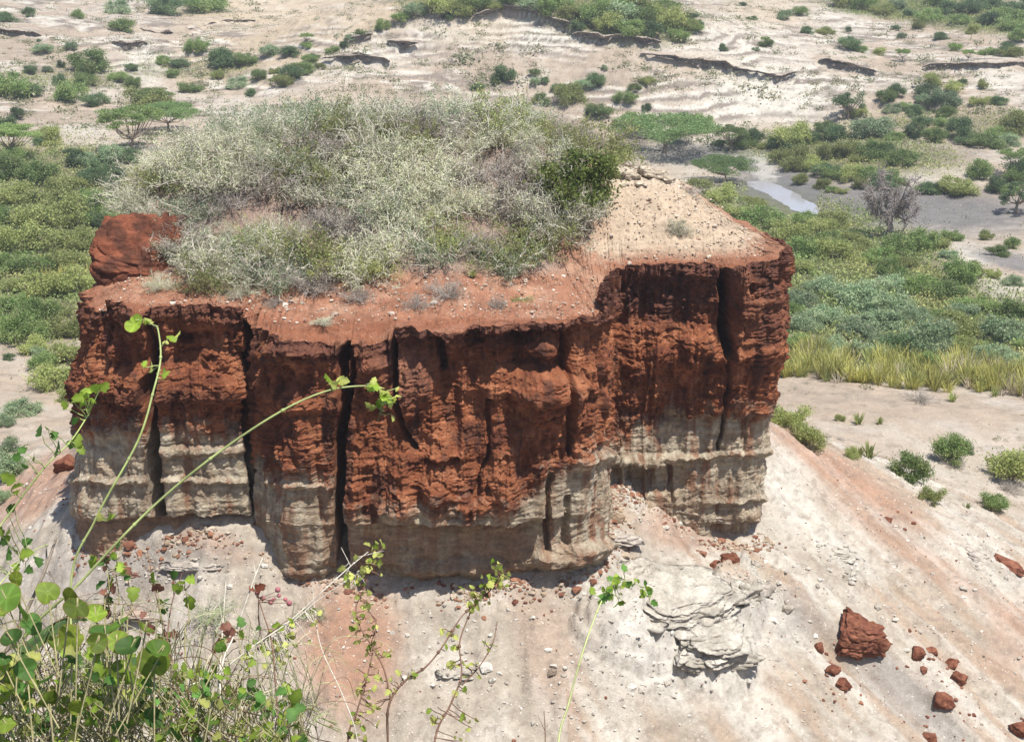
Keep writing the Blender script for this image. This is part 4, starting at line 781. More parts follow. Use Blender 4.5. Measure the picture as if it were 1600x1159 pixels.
# --- valley plants, put where each stands on the ground
def put(kind, px, py, w, label, cat='bush', group=None, name='bush', sz=1., unit=2.):
    x, y, z = on_ground(px, py); s = math.hypot(y, CAMZ - z) / F * w / unit
    return place(kind, name, (x, y, z - .04 * s), s, label, cat, group, sz=sz)
DK, GR, OL, BL = 'b_dark', 'b_green', 'b_olive', 'b_blue'
AREAS = {
 ('round dark green bush dotted on the far left slope', 'bushes on the far left slope'): [(12,34,26,DK),(45,24,22,DK),(122,28,16,GR),(190,40,40,GR),(185,18,34,BL),(262,16,46,DK),(320,14,50,GR),(68,80,30,BL),(112,78,22,BL),(140,107,44,GR),(98,104,20,DK),(48,112,22,DK),(24,118,16,BL),(185,122,36,GR),(75,112,14,BL),(310,78,44,GR),(256,96,20,GR),(280,102,26,DK),(270,118,22,GR),(355,102,50,DK),(388,96,34,GR),(420,82,34,BL),(452,86,28,DK),(480,72,24,GR),(488,92,20,DK),(405,122,30,GR),(300,138,46,GR),(372,132,34,BL),(392,144,20,DK),(28,182,32,DK),(110,150,50,GR),(150,160,44,DK),(208,134,28,GR),(20,145,50,GR),(50,142,44,DK),(132,130,40,GR),(235,165,60,OL),(245,156,34,DK),(205,110,14,DK),(62,60,12,DK),(15,206,50,DK),(75,220,40,OL),(62,226,20,DK),(120,258,34,DK),(135,256,26,BL),(155,254,24,DK),(110,240,24,DK),(20,250,50,GR),(180,250,40,BL),(340,122,24,OL),(430,110,20,OL),(500,104,16,OL),(0,140,30,OL),(90,128,24,DK)],
 ('bush growing along the flank of the bare mound', 'bushes along the mound flank'): [(566,58,26,GR),(548,64,22,BL),(597,44,22,GR),(538,74,20,DK),(625,30,26,GR),(650,20,30,BL),(520,82,18,GR),(470,112,40,GR),(440,130,36,OL),(455,122,30,DK),(485,98,22,GR)],
 ('green bush in the dense growth above the bare mound', 'bushes above the bare mound'): [(690,14,50,OL),(720,22,40,OL),(745,14,40,GR),(770,16,36,OL),(800,8,40,GR),(830,14,44,BL),(860,20,40,GR),(890,26,40,OL),(905,50,36,DK),(930,20,50,GR),(950,46,40,OL),(970,28,46,BL),(985,54,44,GR),(1010,30,44,GR),(1020,58,40,DK),(1045,38,44,OL),(1062,60,34,GR),(1040,14,40,GR),(1000,10,44,OL),(960,8,40,GR),(880,8,30,GR),(1075,30,30,DK),(700,30,24,DK),(935,40,28,DK),(1080,48,24,OL)],
 ('bush standing on the grey slope below the bare mound', 'bushes below the bare mound'): [(746,138,24,DK),(793,122,38,DK),(775,130,18,GR),(835,116,20,GR),(836,132,16,BL),(852,130,14,DK),(918,134,26,BL),(930,132,24,DK),(978,156,38,GR),(992,140,22,GR),(1012,130,20,OL),(905,150,20,GR),(938,176,34,GR),(890,158,40,OL),(1008,172,18,DK),(1010,190,18,OL),(928,182,20,DK),(870,140,20,DK),(845,160,30,GR),(945,108,14,BL),(985,195,34,GR),(968,196,20,OL)],
 ('small bush dotted on the far slope at the upper right', 'bushes on the upper right slope'): [(1130,78,16,DK),(1075,42,30,GR),(1092,40,14,DK),(1175,30,16,GR),(1160,8,14,DK),(1225,28,26,BL),(1250,22,24,GR),(1197,68,20,GR),(1260,50,26,DK),(1325,48,18,DK),(1325,74,30,DK),(1345,78,26,GR),(1372,82,26,OL),(1290,52,30,OL),(1410,58,18,BL),(1470,60,24,DK),(1492,78,18,GR),(1400,46,16,DK),(1545,84,30,GR),(1575,88,30,DK),(1502,128,20,DK),(1490,140,30,OL),(1458,130,26,OL),(1535,136,24,OL),(1558,160,28,DK),(1530,162,30,OL),(1590,60,26,GR),(1575,72,20,DK),(1180,78,14,BL)],
 ('dense tree-like bush in the woodland at the top right corner', 'woodland at the top right corner'): [(1320,6,40,OL),(1350,14,36,GR),(1380,20,36,OL),(1400,10,36,BL),(1425,22,34,DK),(1450,30,34,GR),(1480,16,46,DK),(1500,34,34,GR),(1515,18,40,DK),(1540,8,50,DK),(1545,34,40,DK),(1570,30,44,GR),(1590,44,40,GR),(1580,16,40,DK),(1435,42,24,OL),(1520,50,24,OL),(1600,20,40,DK),(1460,6,34,GR),(1580,90,40,OL)],
 ('rounded green bush on the flat beyond the stream', 'bushes on the flat beyond the stream'): [(1385,158,38,GR),(1400,148,34,DK),(1420,165,20,GR),(1440,160,30,BL),(1450,150,34,DK),(1395,172,26,BL),(1424,176,26,DK),(1475,166,36,BL),(1478,178,30,GR),(1340,176,30,OL),(1305,212,46,DK),(1290,206,30,GR),(1365,206,50,BL),(1395,216,30,GR),(1440,194,36,DK),(1470,192,32,GR),(1430,212,36,DK),(1460,218,34,GR),(1500,212,48,DK),(1510,222,44,DK),(1560,210,50,GR),(1585,200,44,OL),(1540,226,40,GR),(1570,222,36,BL),(1240,224,50,OL),(1230,230,36,DK),(1215,228,30,GR),(1270,218,34,DK),(1360,244,44,GR),(1385,240,34,DK),(1410,252,46,GR),(1340,250,30,OL),(1450,300,34,DK),(1465,298,24,DK),(1435,300,20,GR),(1290,270,44,DK),(1305,274,36,GR),(1330,280,30,OL),(1360,276,40,GR),(1380,292,40,DK),(1390,282,34,GR),(1410,286,26,GR),(1270,262,40,OL),(1500,295,50,OL),(1480,300,24,OL),(1530,274,40,GR),(1555,296,30,DK),(1585,280,44,GR),(1575,298,40,GR),(1600,275,40,DK),(1240,262,40,OL),(1220,250,40,OL),(1255,245,40,OL),(1290,245,40,OL),(1320,238,40,OL),(1285,292,24,OL),(1298,298,20,GR),(1250,286,22,OL),(1315,300,24,OL),(1345,292,22,OL)],
 ('bush beside the stream below the white bank', 'bushes beside the stream'): [(1075,196,44,DK),(1095,198,36,GR),(1060,190,26,DK),(1125,224,20,DK),(1145,222,24,BL),(1182,218,24,DK),(1165,228,26,GR),(1190,232,18,OL)],
 ('low green bush in the growth right of the rock stack', 'bushes right of the rock stack'): [(1110,330,50,OL),(1150,335,60,OL),(1190,345,60,GR),(1130,312,50,OL),(1180,322,40,OL),(1215,350,50,OL),(1255,345,50,GR),(1280,360,50,OL),(1240,372,60,OL),(1290,380,50,GR),(1330,378,44,OL),(1350,388,50,OL),(1400,398,60,GR),(1440,390,50,GR),(1465,386,36,OL),(1480,400,40,BL),(1300,350,40,OL),(1490,372,30,GR),(1540,372,30,OL),(1560,395,34,GR),(1580,385,28,GR),(1375,408,44,GR),(1420,412,40,OL),(1250,395,50,GR),(1300,400,50,OL),(1520,430,44,OL),(1500,440,50,GR),(1550,430,30,OL),(1580,440,40,BL),(1090,300,40,OL),(1080,318,36,OL),(1345,410,30,OL),(1390,430,44,GR),(1400,450,50,BL),(1440,455,50,GR),(1480,460,50,GR),(1530,480,60,GR),(1580,490,50,GR),(1245,420,44,OL)],
 ('bluish green thicket bush between the spiky plants and the rock stack', 'thicket behind the spiky plants'): [(1250,470,60,BL),(1300,455,60,BL),(1340,475,70,BL),(1390,480,60,BL),(1260,510,60,BL),(1290,500,60,BL),(1330,520,64,BL),(1380,515,60,BL),(1430,500,60,BL),(1250,540,50,GR),(1300,545,54,BL),(1350,555,60,BL),(1400,550,60,DK),(1450,545,64,BL),(1490,520,60,OL),(1520,545,70,OL),(1560,530,60,BL),(1590,565,60,BL),(1470,500,50,GR),(1325,465,44,DK),(1270,450,40,BL),(1450,570,50,GR),(1580,520,50,DK),(1555,560,44,BL),(1235,490,30,GR),(1420,530,50,BL),(1500,490,50,BL),(1600,540,44,GR),(1365,500,50,DK),(1375,540,44,BL)],
 ('low green bush in the dense growth left of the rock stack', 'dense bushes left of the rock stack'): [(10,275,50,GR),(60,285,60,GR),(110,290,60,OL),(150,285,40,DK),(160,270,40,DK),(30,310,60,OL),(80,320,70,OL),(130,320,60,GR),(170,310,40,GR),(10,345,60,GR),(55,350,64,OL),(105,350,70,OL),(150,345,50,GR),(20,385,70,OL),(75,385,70,OL),(130,385,60,OL),(165,370,40,OL),(10,420,70,GR),(60,420,70,GR),(110,420,60,OL),(150,350,40,DK),(30,450,60,OL),(85,455,70,OL),(130,450,40,OL),(180,295,36,DK),(200,250,44,DK),(40,480,50,GR),(10,490,70,GR),(60,505,60,GR),(95,490,50,OL),(5,520,60,GR),(40,530,60,GR),(100,520,50,OL),(110,560,60,OL),(90,600,70,OL),(115,590,60,OL),(70,570,50,GR),(120,620,50,OL),(55,545,40,OL),(180,275,40,DK),(195,360,40,GR)],
 ('grey green bush on the bare ground at the left edge', 'bushes at the left edge'): [(35,640,58,BL),(8,660,44,BL),(10,740,60,BL),(12,700,50,BL),(15,560,24,DK),(60,555,26,BL),(8,780,30,BL)]}
for (lab, grp), items in AREAS.items():
    for px, py, w, k in items:
        kn = {DK: 'dark', GR: 'mid green', OL: 'olive', BL: 'blue green'}[k]
        lb = lab.replace('round dark green', kn).replace('low green', 'low ' + kn).replace('rounded green', 'rounded ' + kn).replace('bluish green', kn).replace('grey green', kn).replace('small ', 'small ' + kn + ' ').replace('dense tree-like', kn + ' tree-like')
        _xs = [q[0] for q in items]; _ys = [q[1] for q in items]; fx = (px - min(_xs)) / (max(_xs) - min(_xs) + 1); fy = (py - min(_ys)) / (max(_ys) - min(_ys) + 1)
        if len(items) > 12: lb = lb + ', ' + ('far' if fy < .34 else ('near' if fy > .67 else 'mid')) + ' ' + ('left' if fx < .34 else ('right' if fx > .67 else 'centre'))
        if kn not in lb: lb = kn + ' ' + lb.replace('green bush', 'bush')
        put(k, px, py + w * .12, w * random.uniform(.95, 1.6), lb, 'bush', grp, sz=random.uniform(.6, 1.1))
# named single plants on the near ground at the right
G1 = 'bushes on the bare ground at the right'
for px, py, w, k, lb in [(1230,665,62,OL,'long olive bush right beside the right end of the wall'),(1262,690,56,OL,'olive bush sprawling down along the slope edge, beside the long one'),(1420,745,64,GR,'open green bush in the middle of the bare ground'),(1485,712,62,GR,'green bush above a grey patch of dry brush'),(1580,740,74,OL,'large olive bush at the right edge of the bare ground'),(1555,795,42,GR,'small dark bush near the right edge'),
    (1455,780,40,OL,'thin low olive bush below the open green one'),(1330,715,26,OL,'thin little bush left of the spiky tuft'),(1510,700,20,BL,'small bluish bush beside the green one'),(1312,650,16,OL,'tiny upright shrub above the slope edge')]:
    put(k, px, py + 8, w * 1.22, lb, 'bush', G1, sz=1.05)
for px, py, w, lb in [(1435,628,60,'grey leafless brush below the spiky plants'),(1490,730,40,'dry grey brush under the green bush'),(1312,694,20,'dry twiggy tuft on the bare ground'),(1290,690,18,'second dry tuft close to the slope edge'),(1580,770,50,'dry grey brush at the foot of the large olive bush'),(1175,372,30,'bleached tuft on the slope rim')][:5]:
    put('dry', px, py, w, lb, 'shrub', 'dry brush on the bare ground', 'dry_shrub', .8, 2.)
for px, py, w, lb in [(1341,664,26,'small dark aloe-like rosette on the bare ground'),(1374,664,16,'tiny rosette right of the dark one'),(1487,628,24,'yellowish rosette by the grey brush'),(1358,722,34,'upright spiky tuft between the thin bush and the open bush'),(1510,800,16,'tiny rosette low on the bare ground'),(1342,722,22,'low spiky tuft touching the upright one')]:
    put('aloe', px, py, w, lb, 'plant', 'rosette plants on the bare ground', 'rosette_plant', 1.3, 1.)
# strip of tall spiky plants
rg = np.random.default_rng(88)
for i in range(292):
    px = rg.uniform(1200, 1660); dy = rg.uniform(-18, 24); py = 566 + (px - 1200) * .085 + dy
    if fbm(np.array([px * .02]), np.array([dy * .05]), np.array([.3]), 2, 140)[0] < -.42: continue
    kd = ('spiky', 'spiky_green', 'spiky_dry')[int(rg.choice(3, p=[.6, .25, .15]))]
    lb = {'spiky': 'yellow green', 'spiky_green': 'olive green', 'spiky_dry': 'withered straw coloured'}[kd] + ' clump of spiky blades, ' + ('front edge' if dy > 8 else ('back edge' if dy < -6 else 'middle')) + ' of the strip, ' + ('near the rock stack' if px < 1330 else ('far right end' if px > 1480 else 'halfway along'))
    put(kd, px, py, rg.uniform(22, 40), lb, 'plant', 'strip of spiky plants', 'spiky_plant', rg.uniform(.7, 1.2), 1.0)
for i in range(24):
    px = rg.uniform(60, 145); put('spiky', px, 440 + rg.uniform(-25, 25), rg.uniform(22, 32), 'yellowish spiky clump beside the left end of the rock stack', 'plant', 'spiky plants at the left', 'spiky_plant', 1., 1.)
# trees
def put_tree(kind, px, py, w, unit, label, name='tree', sz=1., v=None):
    x, y, z = on_ground(px, py); s = math.hypot(y, CAMZ - z) / F * w / unit
    return place(kind, name, (x, y, z - .05), s, label, 'tree', 'trees of the valley', sz=sz, v=v)
put_tree('t_bare', 1390, 370, 100, 6.0, 'bare grey spreading tree standing by the dry stream bed', 'bare_tree', 1.12)
put_tree('t_bright', 1035, 238, 180, 9.2, 'wide flat-topped bright green acacia right of the thicket', 'acacia_tree', .8)
put_tree('t_bright', 1130, 286, 105, 9.2, 'flat-topped bright green acacia left of the water', 'acacia_tree', 1.0)
put_tree('t_umb', 1140, 236, 60, 6.4, 'open flat-topped acacia casting a dark shadow below the white bank', 'acacia_tree')
put_tree('t_umb', 1410, 97, 28, 6.4, 'small flat-topped tree on the far slope with a thin trunk', 'acacia_tree', 1.1)
put_tree('t_umb', 1512, 102, 26, 6.4, 'small flat-topped tree standing on the long dark ledge', 'acacia_tree', 1.1)
put_tree('t_umb', 1195, 66, 18, 6.4, 'tiny flat-topped tree on the pale upper slope', 'acacia_tree')
put_tree('t_round', 1325, 186, 60, 3.4, 'large rounded dark tree right of the white bank', 'round_tree', .8)
put_tree('t_umb', 20, 248, 100, 6.4, 'flat-topped green acacia at the left edge', 'acacia_tree', .8)
put_tree('t_bright', 265, 205, 110, 9.2, 'bright green flat-topped acacia just left of the thicket', 'acacia_tree', 1.)
put_tree('t_umb', 205, 240, 120, 6.4, 'dark spreading acacia left of the thicket', 'acacia_tree', .9)
put_tree('t_umb', 240, 172, 70, 6.4, 'spreading olive acacia above the bright green one', 'acacia_tree', .7)
put_tree('t_umb', 1590, 275, 70, 6.4, 'dark acacia at the right edge above the dry bed', 'acacia_tree', .9)
put_tree('t_round', 1590, 335, 64, 3.4, 'dark rounded tree at the right edge beside the dry bed', 'round_tree', .8)
put_tree('t_umb', 480, 70, 26, 6.4, 'small flat-topped tree at the left of the bare mound', 'acacia_tree')
# small shrubs on the slope below the wall
for px, py, w, k, lb in [(328,975,74,'blueish','round grey green tuft on the slope below the left wall'),(488,965,50,'blueish','small grey green tuft in front of the orange soil'),(490,1100,60,'dry','grey tuft low on the slope between the thin stems'),(455,1090,30,'grey','small pale tuft beside the lowest grey tuft')]:
    put(k, px, py, w, lb, 'shrub', 'tufts on the near slope', 'shrub', .9, 2.)

# --- ground cover of the valley: low growth nobody could count
def cover(name, n, lo, hi, hgt, size, seed, label, w0=0.):
    rg = np.random.default_rng(seed); k = rg.integers(0, GX.size, n * 14); i, j = np.unravel_index(k, GX.shape)
    cell = np.gradient(xs)[j] * np.gradient(ys)[i]; w = cell * (np.maximum(grn[i, j], w0) * (GY[i, j] > 96) * (GY[i, j] < 345)) * sstep(-.25, .25, n3[i, j] + n2[i, j]) * (np.abs(gpx[i, j] - 800) < 1050) * (1 - (np.abs(gpx[i, j] - 1222) < 55) * (np.abs(gpy[i, j] - 307) < 34))
    w = w / w.sum(); c = rg.choice(len(k), n, p=w); i, j = i[c], j[c]
    x = GX[i, j] + rg.normal(size=n) * np.gradient(xs)[j] * .8; y = GY[i, j] + rg.uniform(-.5, .5, n) * np.gradient(ys)[i] * 1.5
    t = np.clip(fbm(x * .12, y * .12, x * 0, 3, seed), -.5, .5) + .5; hh = np.clip(fbm(x * .5, y * .5, x * 0, 3, seed + 1) + .5, .1, 1)
    z = GZ[i, j] + rg.random(n) * hgt * hh; c3 = (np.array(lo) * (1 - t[:, None]) + np.array(hi) * t[:, None]) * rg.uniform(.6, 1.5, (n, 1))
    mb = MB(); mb.cards(np.stack([x, y, z], -1), size, 1.6, 1.2, c3, rg); tag(mb.build(name, L_attr), label, 'undergrowth', kind='stuff')
L_attr = leaf_mat('low_growth', (0, 0, 0), (0, 0, 0), .3, True)
cover('undergrowth', 190000, (.15, .22, .07), (.36, .35, .14), 1.0, .28, 201, 'low green and yellowish growth covering the valley floor')
cover('undergrowth', 60000, (.20, .22, .13), (.34, .30, .22), .5, .26, 202, 'thin dry growth between the bushes of the valley', .12)

# --- plants on the rim right in front of the viewer
M_stem = leaf_mat('green_stem', (.30, .36, .12), (.42, .46, .20), .1, rnd=.1); M_bstem = wood_mat('brown_stem', (.17, .10, .07)); M_wst = wood_mat('bleached_stem', (.46, .42, .35)); M_gst = wood_mat('grey_brown_stick', (.22, .18, .14))
M_fl = leaf_mat('rim_leaf', (0, 0, 0), (0, 0, 0), .45, True, .12); M_straw = leaf_mat('straw_blade', (0, 0, 0), (0, 0, 0), .3, True, .1)
M_berry = leaf_mat('berry_skin', (.30, .06, .09), (.40, .14, .16), .1)
rf = np.random.default_rng(303)
def spline(P, n=8):
    P = np.asarray(P, float); Q = np.vstack([2 * P[0] - P[1], P, 2 * P[-1] - P[-2]]); out = []
    for i in range(1, len(Q) - 2):
        for t in np.arange(n) / n:
            out.append(.5 * (2 * Q[i] + (Q[i+1] - Q[i-1]) * t + (2 * Q[i-1] - 5 * Q[i] + 4 * Q[i+1] - Q[i+2]) * t * t + (3 * Q[i] - Q[i-1] - 3 * Q[i+1] + Q[i+2]) * t ** 3))
    return np.array(out + [P[-1]])
def path(pts, Y0, Y1, root=True):
    Y = np.linspace(Y0, Y1, len(pts)); P = [P3(a, b, y) for (a, b), y in zip(pts, Y)]
    if root:
        q = P[0] + (P[0] - P[1]) * .4; g = np.array([q[0] * .85, min(q[1], 1.72) - .05, 43.36]); P = [g, (g + P[0]) / 2 + np.array([0, 0, .02])] + P
    return spline(P)
TOCAM = lambda p: (np.array([0, 0, CAMZ]) - p) / np.linalg.norm(np.array([0, 0, CAMZ]) - p)
def round_leaf(mb, c, r, tone, tilt=.6, rg=rf):
    """scalloped rounded leaf with a folded midrib and a reddish rim"""
    n = TOCAM(c) * .7 + np.array([0, 0, .9]) + rg.normal(size=3) * tilt; n /= np.linalg.norm(n)
    u = np.cross(n, rg.normal(size=3)); u /= np.linalg.norm(u); v = np.cross(n, u); m = 26; th = np.arange(m) / m * 2 * math.pi
    rad = r * (1 + .07 * np.abs(np.sin(th * 6.5 + 1)) + rg.uniform(-.12, .12) * np.sin(th + 2) + .05 * np.sin(th * 3 + rg.uniform(0, 6)) + .10 * np.cos(th) - .32 * np.exp(-((th - math.pi) / .28) ** 2)); V = [c]; C = [tone * 1.25]; cup = rg.uniform(-.6, .8)
    for k, f in enumerate((.35, .7, .93, 1.)):
        w = np.abs(np.sin(th)) * f * r * .22 + cup * r * f * f * .5 + .05 * r * np.sin(th * 4 + 1) * f
        P = c + (np.cos(th) * rad * f)[:, None] * u + (np.sin(th) * rad * f)[:, None] * v + w[:, None] * n; V += list(P)
        vein = (1 + .35 * (np.cos(th * 7) > .8))[:, None]; C += list(tone * vein if k < 2 else (tone * .95 * vein if k == 2 else np.tile(tone * .5 + np.array([.16, .07, .02]), (m, 1))))
    F = [[0, 1 + i, 1 + (i + 1) % m, 1 + (i + 1) % m] for i in range(m)]; V = np.array(V); F = []
    F = [[0, 1 + i, 1 + (i + 1) % m, 0] for i in range(m)]
    q = gridq(4, m, True) + 1; mb.add(V[:1 + 0], np.zeros((0, 4), int), C[:1]); base = mb.n - 1
    mb.add(V[1:], gridq(4, m, True), np.array(C[1:]))
    mb.add(np.vstack([V[:1], V[1:1 + m]]), np.array([[0, 1 + i, 1 + (i + 1) % m, 1 + (i + 1) % m] for i in range(m)])[:, [0, 1, 2, 2]], np.vstack([C[:1], C[1:1 + m]]))
def small_leaf(mb, c, L, tone, rg=rf, d=None, lob=True):
    """pointed lobed leaf, folded along its middle"""
    d = rg.normal(size=3) + np.array([0, 0, .3]) if d is None else np.asarray(d) + rg.normal(size=3) * .3; d = d / np.linalg.norm(d)
    n = TOCAM(c) + rg.normal(size=3) * .8; e = np.cross(d, n); e /= np.linalg.norm(e); n = np.cross(e, d)
    ws = (.04, .36, .46, .28, .40, .22, .02) if lob else (.04, .26, .36, .36, .28, .15, .02); ts = np.linspace(0, 1, 7); V = []; 
    for t, w in zip(ts, ws):
        m_ = c + d * L * t - n * L * .25 * t * t; V += [m_ - e * L * w + n * L * w * .3, m_, m_ + e * L * w + n * L * w * .3]
    C = np.tile(tone * rg.uniform(.75, 1.25), (21, 1)); C[1::3] *= 1.3; mb.add(np.array(V), gridq(7, 3), C)
GRN, DGR, YEL, RDL = np.array([.19, .27, .035]), np.array([.07, .15, .03]), np.array([.46, .48, .13]), np.array([.20, .07, .04])
def leaf_near(px, py, Y, n, spread, L, tones, mb, twig=None, frm=None):
    if frm is not None:
        fx, fy = to_px(frm[:, 0], frm[:, 1], frm[:, 2]); Y = frm[np.argmin((fx - px) ** 2 + (fy - py) ** 2), 1]
    for _ in range(n):
        c = P3(px + rf.normal() * spread, py + rf.normal() * spread, Y + rf.normal() * .01)
        small_leaf(mb, c, L * rf.uniform(.6, 1.2), tones[rf.integers(len(tones))])
        if twig is not None and frm is not None:
            a = frm[np.argmin(((frm - c) ** 2).sum(1))]; twig.tube(np.linspace(a, c, 4) + rf.normal(size=(4, 3)) * .0015, .0011, .0007, 3)
def stem_plant(name, label, cat, group, lines, leaves, mat, lens=.022, tones=(GRN,), round_=()):
    root = empty(name, (0, 0, 0)); tb = MB(); lb = MB(); allp = []
    for pts, Y0, Y1, r0, r1, rooted in lines:
        p = path(pts, Y0, Y1, rooted); allp.append(p); tb.tube(p, r0 * .78, r1 * .78, 6)
        for i in range(3, len(p) - 1, 9): tb.tube(np.array([p[i], p[i] + (p[i+1] - p[i]) / np.linalg.norm(p[i+1] - p[i]) * r0 * 1.5]), r0 * .95, r0 * .85, 5)      # nodes
    frm = np.concatenate(allp); root.location = frm[0]
    for px, py, n, sp_ in leaves:
        Y = lines[0][2]; leaf_near(px, py, Y, n, sp_, lens, tones, lb, tb, frm)
    for px, py, r in round_: round_leaf(lb, P3(px, py, lines[0][2]), r / 1050., tones[0] * rf.uniform(.8, 1.2), .3)
    for mb, nm, mt in ((tb, 'stems', mat), (lb, 'leaves', M_fl)):
        if mb.v:
            mb.v = [v - frm[0] for v in mb.v]; mb.build(nm, mt, root)
    return tag(root, label, cat, group)
GS = 'thin stems reaching up from the rim'
stem_plant('climbing_stem', 'long arching green stem crossing the red wall, leaf cluster at its tip', 'stem', GS, [([(20,1035),(130,905),(235,795),(340,708),(440,642),(510,611),(565,603),(592,608)], 1.95, 2.3, .0036, .0016, True), ([(592,608),(597,625),(594,645),(590,658)], 2.3, 2.3, .001, .0006, False)],
    [(600,612,7,10),(615,630,5,7),(595,640,4,6),(522,596,5,8),(578,605,3,5)], M_stem, .021, (GRN * 1.2, YEL))
stem_plant('climbing_stem', 'tall wavy green stem in front of the left cleft with one round leaf on top', 'stem', GS, [([(110,925),(150,810),(215,690),(240,610),(251,560),(247,515),(240,508)], 2.0, 2.25, .0030, .0016, True), ([(240,508),(225,500),(212,500)], 2.25, 2.25, .0012, .0009, False), ([(249,545),(262,530),(272,526)], 2.25, 2.25, .001, .0007, False)],
    [(228,502,3,4),(268,528,4,6),(258,583,3,5),(228,573,2,5),(165,812,3,6)], M_stem, .017, (GRN * 1.1, YEL * .8), [(211,507,17)])
stem_plant('climbing_stem', 'slanting green stem with lobed leaves at the left edge', 'stem', GS, [([(-30,860),(0,822),(70,730),(110,690),(140,645)], 2.0, 2.2, .0026, .0014, True)], [(128,628,5,8),(148,612,4,6),(80,680,4,7),(115,694,3,6),(48,718,4,9),(18,760,3,8),(115,640,2,6)], M_stem, .022, (DGR, GRN * .8))
stem_plant('climbing_stem', 'lower slanting green stem with sparse leaves at the left edge', 'stem', GS, [([(-20,940),(0,912),(40,868),(75,850)], 2.0, 2.15, .0018, .0010, True)], [(42,862,6,9),(8,840,4,8),(6,885,4,8),(10,795,2,6)], M_stem, .020, (GRN, DGR))
stem_plant('climbing_stem', 'straight pale green stalk in front of the bare slope, drooping leafy spray at its tip', 'stem', GS, [([(872,1165),(888,1100),(910,1020),(935,950),(955,912)], 2.0, 2.25, .0026, .0016, True), ([(955,912),(975,905),(1000,915),(1014,930)], 2.25, 2.25, .0013, .0006, False)],
    [(948,925,8,9),(965,912,8,9),(985,912,7,8),(1004,922,6,7),(972,935,4,9),(934,938,3,5),(1014,932,2,3)], M_stem, .017, (DGR * 1.2, GRN))
YB = (YEL, YEL * 1.15, YEL * .8, GRN)
stem_plant('twiggy_stem', 'dark branching stem with yellow green leaves in the centre bottom', 'stem', 'brown stems with yellowish leaves', [([(606,1165),(608,1100),(634,1062),(662,1044),(684,1020),(704,990),(722,962),(748,938),(773,914),(784,880)], 2.0, 2.25, .0032, .0010, True), ([(678,1165),(704,1100),(721,1055),(718,1005),(731,966),(742,944)], 2.0, 2.22, .0030, .0011, True), ([(722,1070),(750,1039),(770,1004),(777,970)], 2.1, 2.2, .0018, .0009, False)],
    [(752,930,20,10),(768,915,14,9),(778,890,8,7),(790,905,4,8),(738,940,8,7),(702,985,5,8),(706,1010,4,6),(700,1035,3,6),(740,1045,6,7),(765,1010,4,7),(712,1040,2,5),(722,1085,3,5),(615,1078,6,9),(640,1060,5,8),(685,1115,6,8),(735,1130,4,8),(720,1150,4,8)], M_bstem, .0125, YB)
stem_plant('twiggy_stem', 'tall thin stem hung with yellow green leaves left of the dark branching one', 'stem', 'brown stems with yellowish leaves', [([(610,1090),(600,1045),(583,1012),(563,979),(556,950),(570,915),(581,868)], 2.08, 2.25, .0022, .0008, False), ([(543,1165),(558,1110),(573,1059),(584,1010),(588,970)], 2.0, 2.2, .0028, .0009, True)],
    [(590,865,10,9),(578,885,12,9),(562,905,8,8),(575,935,8,7),(568,965,9,9),(560,990,7,8),(585,985,4,6),(578,1012,8,8),(585,1050,8,10),(575,1080,8,10),(590,1100,6,9),(560,1125,8,10),(600,1010,3,8),(555,1150,6,9)], M_bstem, .0125, YB)
stem_plant('twiggy_stem', 'bleached forked branch slanting up over the orange patch', 'stem', 'brown stems with yellowish leaves', [([(250,1110),(335,1055),(400,1006),(450,972),(510,918),(548,884),(575,862)], 1.95, 2.2, .0022, .0010, True), ([(548,884),(533,855)], 2.19, 2.2, .0012, .0007, False), ([(400,1006),(440,985),(500,935),(560,895)], 2.1, 2.2, .0018, .0007, False), ([(560,870),(600,860)], 2.2, 2.2, .0013, .0006, False)],
    [(445,1000,16,12),(425,1015,10,12),(465,985,6,9),(560,905,8,9),(490,965,5,8),(540,905,5,9),(395,1030,8,10)], M_wst, .013, YB)
for pts, r, m, lb in [([(337,1130),(347,1039),(367,989),(395,910),(410,872)], .0022, M_wst, 'white dry stalk forked at the top, in front of the bare slope'), ([(345,1090),(347,999),(353,909)], .0017, M_wst, 'short white dry stalk beside the forked one'), ([(277,1130),(262,1005),(247,945),(230,859)], .0016, M_bstem, 'thin brown bare stalk rising from the leaves'),
              ([(-10,1060),(13,1012),(33,972),(67,899),(88,840)], .0042, M_gst, 'thick grey brown broken stick at the left'), ([(275,1060),(262,1010),(268,945),(285,895)], .0016, M_bstem, 'brown crooked stalk left of the white ones'), ([(385,1165),(390,1060),(382,1010)], .0026, M_gst, 'dark upright stalk among the dry stems'),
              ([(852,1165),(850,1110)], .0014, M_bstem, 'tiny bare stick at the bottom edge of the centre'), ([(420,1165),(440,1090),(412,1020),(395,985)], .0014, M_wst, 'bent bleached stalk crossing the orange patch'), ([(500,1165),(470,1080),(450,1020),(460,940)], .0013, M_gst, 'thin grey stalk in front of the orange patch'),
              ([(560,1165),(535,1085),(500,1005),(488,915)], .0014, M_wst, 'thin pale curved stalk right of the orange patch'), ([(88,1050),(88,940),(84,905),(76,892)], .0018, M_gst, 'short brown stalk with forked top above the round leaves')]:
    o = MB(); p = path(pts, 1.95, 2.2); o.tube(p, r * 1.2, r * .5, 6); q = p[-7]; o.tube(np.linspace(q, q + (p[-1] - p[-7]) * .7 + np.array([-.012, 0, .004]), 5), r * .5, r * .25, 4)
    tag(o.build('dry_stalk', m), lb, 'stalk', 'dry stalks on the rim')
